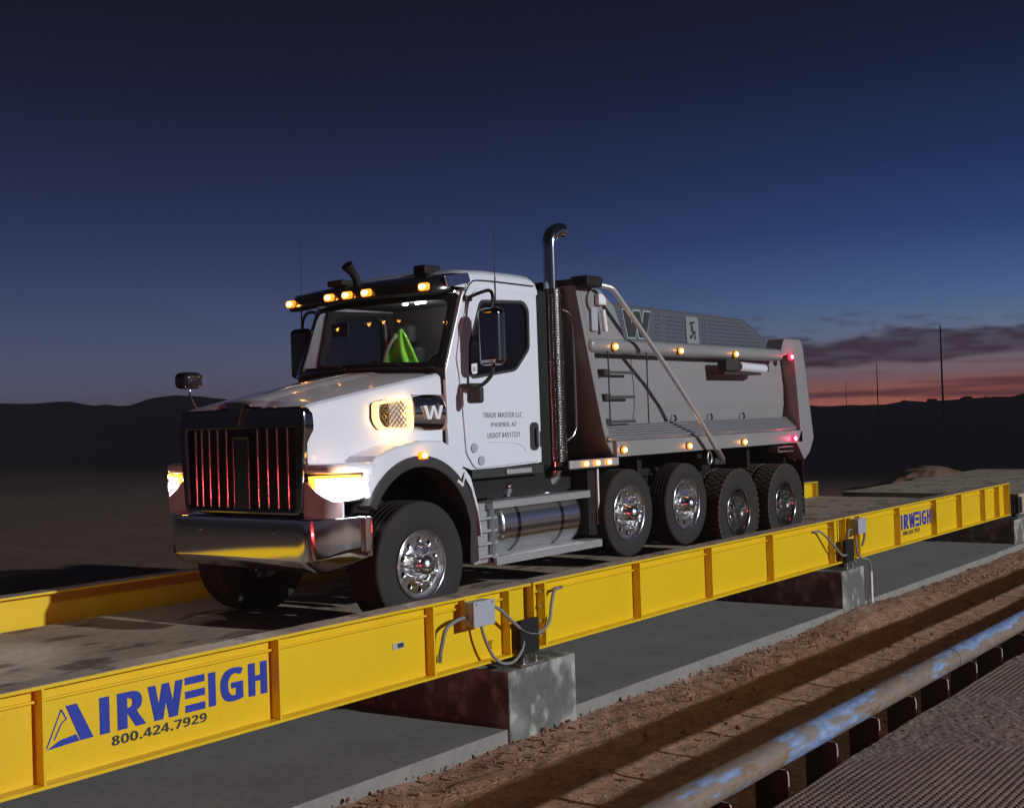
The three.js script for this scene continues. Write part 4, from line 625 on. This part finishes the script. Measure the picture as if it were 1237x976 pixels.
// ---- steps, tank
{
  const bump = tex(256, (u, v) => { const a = ((u * 8 + Math.floor(v * 8) * 0.5) % 1) - 0.5, b = ((v * 8) % 1) - 0.5, odd = (Math.floor(u * 8) + Math.floor(v * 8)) % 2; const p = odd ? [a + b, a - b] : [a - b, a + b]; return 1 - smooth(Math.hypot(p[0] * 1.2, p[1] * 3.6), 0.25, 0.6); }, false);
  const tp = M({ color: rgb(0.55, 0.55, 0.56), metalness: 0.6, roughness: 0.36, bumpMap: rep(bump, 4), bumpScale: 0.01 });
  const S = sub('fuel_tank', T, 'polished cylindrical fuel tank behind the front wheel');
  const cap = [[0.001, 0], [0.2, 0.005], [0.27, 0.02], [0.305, 0.06], [0.31, 0.09]], pts = [...cap.map(([r, h]) => [r, h]), ...cap.slice().reverse().map(([r, h]) => [r, 1.42 - h])];
  part('shell', new THREE.LatheGeometry(pts.map((p) => new THREE.Vector2(p[0], p[1])), 56).rotateZ(-Math.PI / 2).translate(1.25, 0.775, 0.8), M({ color: rgb(0.86, 0.86, 0.88), metalness: 1, roughness: 0.22 }), S);
  for (const x of [1.56, 2.28]) part('strap', new THREE.CylinderGeometry(0.3135, 0.3135, 0.045, 56, 1, true).rotateZ(Math.PI / 2).translate(x, 0.775, 0.8), mat.darkChrome, S);
  part('filler_cap', [rod([1.62, 1.05, 0.9], [1.62, 1.13, 0.93], 0.045, 16), new THREE.SphereGeometry(0.03, 12, 8).translate(1.62, 1.145, 0.935)], mat.chrome, S);
  const serrated = (x0, x1, y0, y1, z0, z1) => { const n = Math.round((x1 - x0) / 0.036), p = [[x0, y0], [x1, y0]]; for (let i = n; i >= 0; i--) { const x = lerp(x0, x1, i / n); p.push([x, y1 - 0.012]); if (i) { p.push([x - 0.008, y1], [x - 0.02, y1]); } } return ex(shp(p), z0, z1); }; part('upper_step', metricUV(serrated(1.08, 2.7, 0.962, 1.035, 0.99, 1.17)), tp, T, 'tread plate upper step'); part('lower_step', metricUV(serrated(1.1, 2.88, 0.425, 0.505, 0.86, 1.18)), tp, T, 'tread plate lower step');
  const A = sub('step_box', T, 'ribbed aluminium step box between fender and tank'); part('box_body', metricUV(ab(0.88, 1.2, 0.45, 1.02, 0.55, 1.08)), tp, A); for (const y of [0.5, 0.62, 0.74, 0.86]) part('rung', rb(0.9, 1.19, y, y + 0.03, 1.081, 1.13, 0.008, 1), mat.tread, A);
  part('step_hanger', [ab(1.3, 1.34, 0.43, 0.96, 0.7, 0.74), ab(2.5, 2.54, 0.43, 0.96, 0.7, 0.74), ab(1.1, 1.13, 0.45, 0.97, 1.1, 1.14)], mat.steel, T);
  part('far_tank', new THREE.CylinderGeometry(0.31, 0.31, 1.5, 24).rotateZ(Math.PI / 2).translate(1.95, 0.77, -0.75), mat.alu, T);
}
// ---- front mudguard of the lift axles with three lamps
{
  const m = sub('quarter_guard', T, 'black quarter guard with chrome strip and amber lamps'); part('guard_panel', [rb(2.72, 2.9, 0.55, 1.27, 0.9, 1.13, 0.01), rb(2.3, 3.2, 1.26, 1.3, 0.75, 1.2, 0.01)], mat.black, m); part('lamp_strip', rb(2.28, 3.19, 1.275, 1.365, 1.19, 1.225, 0.012), mat.tread, m); part('white_strip', rb(2.86, 2.885, 0.66, 1.26, 1.135, 1.16, 0.004), mat.pvc, m);
  for (const x of [2.54, 2.75, 2.97]) { const g = part('guard_lamp', rb(x - 0.05, x + 0.05, 1.29, 1.352, 1.225, 1.25, 0.012), mat.amberSmall, T, 'lit amber lamp on the chrome strip'); part('led_core', new THREE.SphereGeometry(0.028, 12, 8).scale(1.3, 0.85, 0.4).translate(x, 1.321, 1.25), mat.ledCore, g); bulb(T, [x, 1.32, 1.237], AMB, 0.02); }
}
// ---- dump body
{
  const B = sub('dump_body', T, 'grey steel dump body');
  const wallAt = [[1.68, 1.03], [1.93, 1.07], [1.945, 1.065], [2.19, 1.068], [2.205, 1.06], [2.56, 1.03]];
  for (const s of [1, -1]) {
    const f = (g) => (s > 0 ? g : flip(g)), rows = wallAt.map(([y, z]) => [[lerp(3.0, 2.78, (y - 1.7) / 0.9), y, z], [5.2, y, z], [7.62, y, z]]);
    part('side_wall', f(loft(rows, false)), mat.box, B); part('side_wall_back', f(ab(3.0, 7.62, 1.5, 2.6, 0.96, 1.0)), mat.box, B);
    part('top_rail', f(rb(2.7, 7.32, 2.495, 2.655, 1.0, 1.25, 0.07, 5)), mat.box, B);
    const lower = shp([[1.0, 1.7], ...Array.from({ length: 18 }, (_, i) => { const k = Math.floor(i / 3), j = i % 3, z = lerp(1.085, 1.235, k / 5), y = lerp(1.728, 1.592, k / 5); return j === 0 ? [z, y] : j === 1 ? [z, y - 0.0165] : [z - 0.022, y - 0.02]; }), [1.235, 1.54], [1.0, 1.54]].map(([z, y]) => [-z, y]));
    part('ribbed_slope', f(exX(lower, 3.0, 7.66, 0)), mat.ledge, B, 'shiny ribbed ledge along the body side');
    part('lower_rail', f(rb(3.12, 7.8, 1.365, 1.538, 1.12, 1.25, 0.012)), mat.box, B);
    part('front_corner', f(ex(rpoly([[2.585, 3.185], [2.95, 3.185], [3.22, 3.02], [3.46, 2.6], [2.74, 2.6]], 0.03), 1.1, 1.205, 0.012)), mat.box, B);
    part('rear_post', f(ex(rpoly([[7.33, 2.8], [7.84, 2.8], [7.91, 2.7], [8.17, 1.42], [8.02, 1.22], [7.84, 1.12], [7.62, 1.36], [7.75, 1.53], [7.62, 2.6], [7.18, 2.56]], 0.025), 1.0, 1.25, 0.012)), mat.box, B);
    // sideboard: slotted sheet
    const sh = shp([[3.2, 3.075], [6.6, 3.03], [7.25, 2.77], [7.25, 2.62], [3.4, 2.62]]);
    for (let i = 0; i < 58; i++) for (let j = 0; j < 7; j++) { const x = 3.5 + i * 0.062, y = 2.69 + j * 0.048; if (x > 6.4 && y > 3.02 - (x - 6.4) * 0.42) continue; if ((x > 3.66 && x < 4.3) || (x > 5.05 && x < 5.45) || x > 7.15 || hash2(i, 4) < 0.12) continue; const p = new THREE.Path(); p.moveTo(x, y); p.lineTo(x, y + 0.012); p.lineTo(x + 0.034, y + 0.012); p.lineTo(x + 0.034, y); sh.holes.push(p); }
    const sb = part('sideboard', f(ex(sh, 1.0, 1.012)), mat.screen, B, 'slotted grey blue sideboard above the rail'); part('sideboard_trim', f(tube([[3.2, 3.08, 1.006], [6.6, 3.035, 1.006], [7.25, 2.772, 1.006]], 0.011, 40, 6, 0.02)), mat.screen, sb);
    if (s > 0) { const bold = (h, a, b, y, z, k) => merge([-1, -0.5, 0, 0.5, 1].map((o) => lettering('W', font, h, a + o * k, b + o * k, y, 0.003).translate(0, 0, z + o * 0.0009))); part('board_letter_edge', bold(0.335, 3.7, 4.24, 2.695, 1.013, 0.036), mat.vestTape, B, 'pale outlined letter on the sideboard'); part('board_letter', bold(0.305, 3.7, 4.24, 2.71, 1.018, 0.022), mat.print, B, 'black letter on the sideboard');
      part('badge_plate', ex(rpoly([[5.1, 2.68], [5.4, 2.68], [5.38, 3.01], [5.08, 3.01]], 0.02), 1.013, 1.02), mat.box, B, 'pale badge plate with dark emblem'); part('badge_emblem', [ex(rpoly([[5.17, 2.9], [5.3, 2.94], [5.28, 2.96], [5.17, 2.94]], 0.01), 1.021, 1.024), ex(rpoly([[5.2, 2.82], [5.26, 2.84], [5.24, 2.91], [5.2, 2.91]], 0.01), 1.021, 1.024), ex(rpoly([[5.22, 2.78], [5.33, 2.81], [5.3, 2.84], [5.23, 2.83]], 0.01), 1.021, 1.024), ex(rpoly([[5.18, 2.73], [5.24, 2.75], [5.23, 2.79], [5.17, 2.78]], 0.01), 1.021, 1.024), ex(rpoly([[5.28, 2.72], [5.32, 2.74], [5.3, 2.79], [5.27, 2.79]], 0.01), 1.021, 1.024)], mat.print, B); }
  }
  part('front_wall', ex(shp([[2.5, 3.2], [2.583, 3.2], [2.735, 2.64], [2.84, 2.58], [2.82, 2.48], [3.02, 1.7], [3.1, 1.55], [3.26, 1.36], [3.14, 1.36], [3.0, 1.53], [2.93, 1.7], [2.66, 2.62]]), -1.2, 1.2, 0.006), mat.box, B); part('front_rib', [-0.6, 0, 0.6].map((z) => ex(shp([[2.47, 3.1], [2.54, 3.1], [2.93, 1.7], [2.87, 1.7]]), z - 0.04, z + 0.04)), mat.box, B);
  part('tailgate', [ab(7.68, 7.78, 1.5, 2.6, -0.99, 0.99), ab(7.66, 7.8, 2.5, 2.62, -0.99, 0.99)], mat.box, B); part('floor', ab(3.05, 7.66, 1.42, 1.53, -1.1, 1.1), mat.box, B);
  // ladder and latches
  const L = sub('ladder', T, 'thin dark ladder on the body side'); for (const [x, a, b] of [[3.02, 1.74, 2.52], [3.8, 1.72, 2.52]]) part('ladder_rod', rod([x, a, 1.24], [x, b, 1.24], 0.009, 6), mat.trim, L); for (const y of [2.29, 2.02, 1.75]) part('rung', [rb(3.02, 3.62, y - 0.014, y + 0.014, 1.16, 1.19, 0.006, 1), rb(3.0, 3.12, y - 0.035, y + 0.035, 1.08, 1.2, 0.01, 1)], mat.boxFront, L);
  for (const x of [4.62, 5.5, 6.36]) part('tie_hook', tube([[x, 1.8, 1.08], [x, 1.79, 1.1], [x, 1.75, 1.11], [x, 1.735, 1.09]], 0.012, 12, 6), mat.trim, T);
  // tarp gear
  const A = sub('tarp_arm', T, 'long silver tarp arm leaning along the body side'); part('arm_tube', tube([[2.78, 3.2, 1.34], [2.9, 3.17, 1.4], [3.05, 3.05, 1.41], [3.9, 2.38, 1.41], [4.6, 1.8, 1.4], [5.18, 1.3, 1.37]], 0.028, 60, 12, 0.3), mat.alu, A); part('arm_socket', [rod([5.1, 1.38, 1.37], [5.24, 1.25, 1.37], 0.038, 12)], mat.steel, A); part('arm_pivot', [rb(5.1, 5.36, 1.18, 1.26, 1.05, 1.36, 0.02)], mat.blackSteel, A); part('spring_loop', new THREE.TorusGeometry(0.06, 0.014, 8, 20).scale(0.8, 1.2, 1).translate(5.05, 1.27, 1.3), mat.steel, A);
  const R = sub('tarp_roller', T, 'dark tarp roller across the body front'); part('roller', rod([2.58, 3.235, -1.22], [2.62, 3.235, 1.22], 0.05, 16), mat.black, R); part('motor', rb(2.5, 2.8, 3.18, 3.29, 1.14, 1.36, 0.02), mat.black, R);
  const W = sub('work_lamp', T, 'small lamp bracket on the body corner'); part('bracket', rb(2.74, 2.86, 2.72, 2.98, 1.205, 1.24, 0.03), mat.greyBox, W); part('bracket_disc', new THREE.CylinderGeometry(0.12, 0.12, 0.03, 24).rotateX(Math.PI / 2).translate(2.8, 3.05, 1.22), mat.box, W); part('lamp_box', rb(2.8, 2.94, 3.0, 3.12, 1.24, 1.3, 0.015), mat.pvc, W); part('tube_lamp', rod([2.93, 2.72, 1.28], [2.89, 2.95, 1.28], 0.028, 14), mat.pvc, W);
  const C = sub('air_cylinder', T, 'white air cylinder under the body rail'); part('barrel', rod([5.85, 2.39, 1.31], [6.55, 2.37, 1.31], 0.062, 24), mat.white, C); part('end_block', [rb(5.5, 5.84, 2.33, 2.47, 1.2, 1.34, 0.02), rb(6.55, 6.62, 2.33, 2.43, 1.24, 1.36, 0.015)], mat.trim, C); part('mount_rail', ab(5.5, 6.5, 2.29, 2.32, 1.1, 1.3), mat.trim, C);
  part('rear_step', [rb(7.02, 7.5, 1.25, 1.27, 1.1, 1.25, 0.005), rb(7.02, 7.5, 1.31, 1.33, 1.1, 1.25, 0.005), ab(7.02, 7.05, 1.25, 1.33, 1.1, 1.25)], mat.steel, T);
  const lamp = (x, y, m, c, cd, lab) => { const q = part('body_marker', [new THREE.SphereGeometry(m === mat.redLamp ? 0.055 : 0.044, 18, 12).scale(1.25, 0.95, 0.5).translate(x, y, 1.262)], m, T, lab); part('led_core', new THREE.SphereGeometry(m === mat.redLamp ? 0.03 : 0.024, 12, 8).scale(1.3, 1, 0.4).translate(x, y, 1.282), m === mat.redLamp ? mat.redCore : mat.ledCore, q); part('marker_bezel', new THREE.TorusGeometry(0.045, 0.008, 6, 20).scale(1.2, 0.9, 1).translate(x, y, 1.254), mat.black, T); bulb(T, [x, y, 1.31], c, cd); };
  for (const [x, y] of [[3.13, 2.565], [4.52, 2.555], [5.89, 2.55], [3.24, 1.44], [4.65, 1.43], [6.04, 1.43]]) lamp(x, y, mat.amberSmall, AMB, 0.026, 'lit amber marker on the body side');
  for (const [x, y] of [[7.48, 2.55], [7.5, 1.43]]) lamp(x, y, mat.redLamp, RED, 0.14, 'lit red marker at the body rear');
}
// ---- safety vest hung over the seat
{
  const t = thing('safety_vest', 'bright green safety vest hanging inside the windshield', 'vest', [1.3, 3.36, -1.42]);
  const rings = []; for (let j = 0; j <= 10; j++) { const k = j / 10, r = []; for (let i = 0; i < 40; i++) { const a = i / 40 * Math.PI * 2, w = lerp(0.035, 0.185, Math.pow(k, 0.62)) * (1 + 0.2 * Math.sin(a * 4 + k * 2.2) + 0.1 * Math.sin(a * 7 + 1)); r.push([w * 0.5 * Math.cos(a), 0.4 - k * 0.42 - 0.03 * Math.sin(a * 2), w * Math.sin(a) + 0.1 * k * k - 0.02]); } rings.push(r); }
  part('cloth', loft(rings), mat.vest, t); { const r2 = []; for (let j = 0; j <= 8; j++) { const k = j / 8, r = []; for (let i = 0; i < 32; i++) { const a = i / 32 * Math.PI * 2, w = lerp(0.03, 0.15, Math.pow(k, 0.7)) * (1 + 0.14 * Math.sin(a * 4 + 1 + k * 2)); r.push([w * 0.6 * Math.cos(a) - 0.04, 0.26 - k * 0.3 - 0.1 * Math.max(0, -Math.sin(a)) * (1 - k), w * Math.sin(a) - 0.17]); } r2.push(r); } part('cloth_fold', loft(r2), mat.vest, t); part('tape_fold', [tube([[-0.06, 0.38, -0.02], [-0.13, 0.22, -0.09], [-0.15, 0.02, -0.16]], 0.022, 16, 6)], mat.vestTape, t); }
  
}
// ------------------------------------------------------------------ outside the frame: the floodlight mast and the pickup with its tail lamps on
{
  const t = thing('light_mast', 'tall floodlight mast behind the camera', 'light mast', [FLOOD.x, 0, FLOOD.z + 1.6]);
  part('mast', rod([0, -0.6, 0], [0, 35, 0], 0.4, 16, 0.15), mat.steel, t); part('crossbar', rod([-1.1, 34.3, 0], [1.1, 34.3, 0], 0.06, 10), mat.steel, t); part('footing', rod([0, -0.6, 0], [0, 0.4, 0], 0.8, 20), mat.pier, t);
  for (const [x, y] of [[-0.75, 34.7], [0, 34.7], [0.75, 34.7], [-0.75, 34.05], [0, 34.05], [0.75, 34.05]]) { part('lamp_head', bx(0.55, 0.42, 0.18, 0, 0, 0).rotateX(-0.29).translate(x, y, -0.25), mat.greyBox, t); part('flood_lamp', bx(0.5, 0.36, 0.01, 0, 0, -0.1).rotateX(-0.29).translate(x, y, -0.25), M({ color: rgb(0.9, 0.9, 0.9), emissive: rgb(40, 39, 40) }), t); }
}
{
  const t = thing('pickup_truck', 'dark pickup with red tail lamps on, parked behind the photographer', 'pickup', [-15, 0.585, 5.05]), paint = M({ color: rgb(0.06, 0.065, 0.08), roughness: 0.3, clearcoat: 1 });
  part('body', ex(rpoly([[0, 0.5], [0, 1.15], [-1.9, 1.2], [-2.0, 1.25], [-2.25, 1.85], [-3.7, 1.85], [-4.2, 1.25], [-5.4, 1.1], [-5.5, 0.5]], 0.08), -0.95, 0.95, 0.04, 3), paint, t); part('bumper', rb(-0.02, 0.14, 0.42, 0.62, -0.92, 0.92, 0.03), mat.chrome, t); part('rear_window', rb(-2.2, -2.12, 1.3, 1.72, -0.7, 0.7, 0.01), mat.gloss, t);
  for (const x of [-1.2, -4.5]) for (const s of [1, -1]) { const w = sub('wheel', t); part('tyre', new THREE.TorusGeometry(0.3, 0.11, 12, 32).translate(x, 0.4, s * 0.86), mat.rubber, w); part('rim', new THREE.CylinderGeometry(0.24, 0.24, 0.16, 24).rotateX(Math.PI / 2).translate(x, 0.4, s * 0.86), mat.steel, w); }
  for (const s of [1, -1]) { part('tail_lamp', rb(0.0, 0.035, 0.72, 1.12, s * 0.83 - 0.085, s * 0.83 + 0.085, 0.01), M({ color: rgb(0.4, 0.01, 0.02), emissive: rgb(24, 0.6, 0.7), roughness: 0.3 }), t); const l = new THREE.SpotLight(new THREE.Color().setRGB(1, 0.045, 0.05), 28, 0, 1.25, 0.6, 2); l.position.set(0.1, 0.92, s * 0.83); l.target.position.set(12, 0.9, s * 0.83 - 6); l.castShadow = true; l.shadow.radius = 5; t.add(l, l.target); }
}
// thin haze added to imitate the veil of lens glare
scene.fog = new THREE.FogExp2(0xd4ccc8, 0.00065);
scene.traverse((o) => { if (o.isMesh) { o.castShadow = true; o.receiveShadow = true; } });
renderer.render(scene, camera);
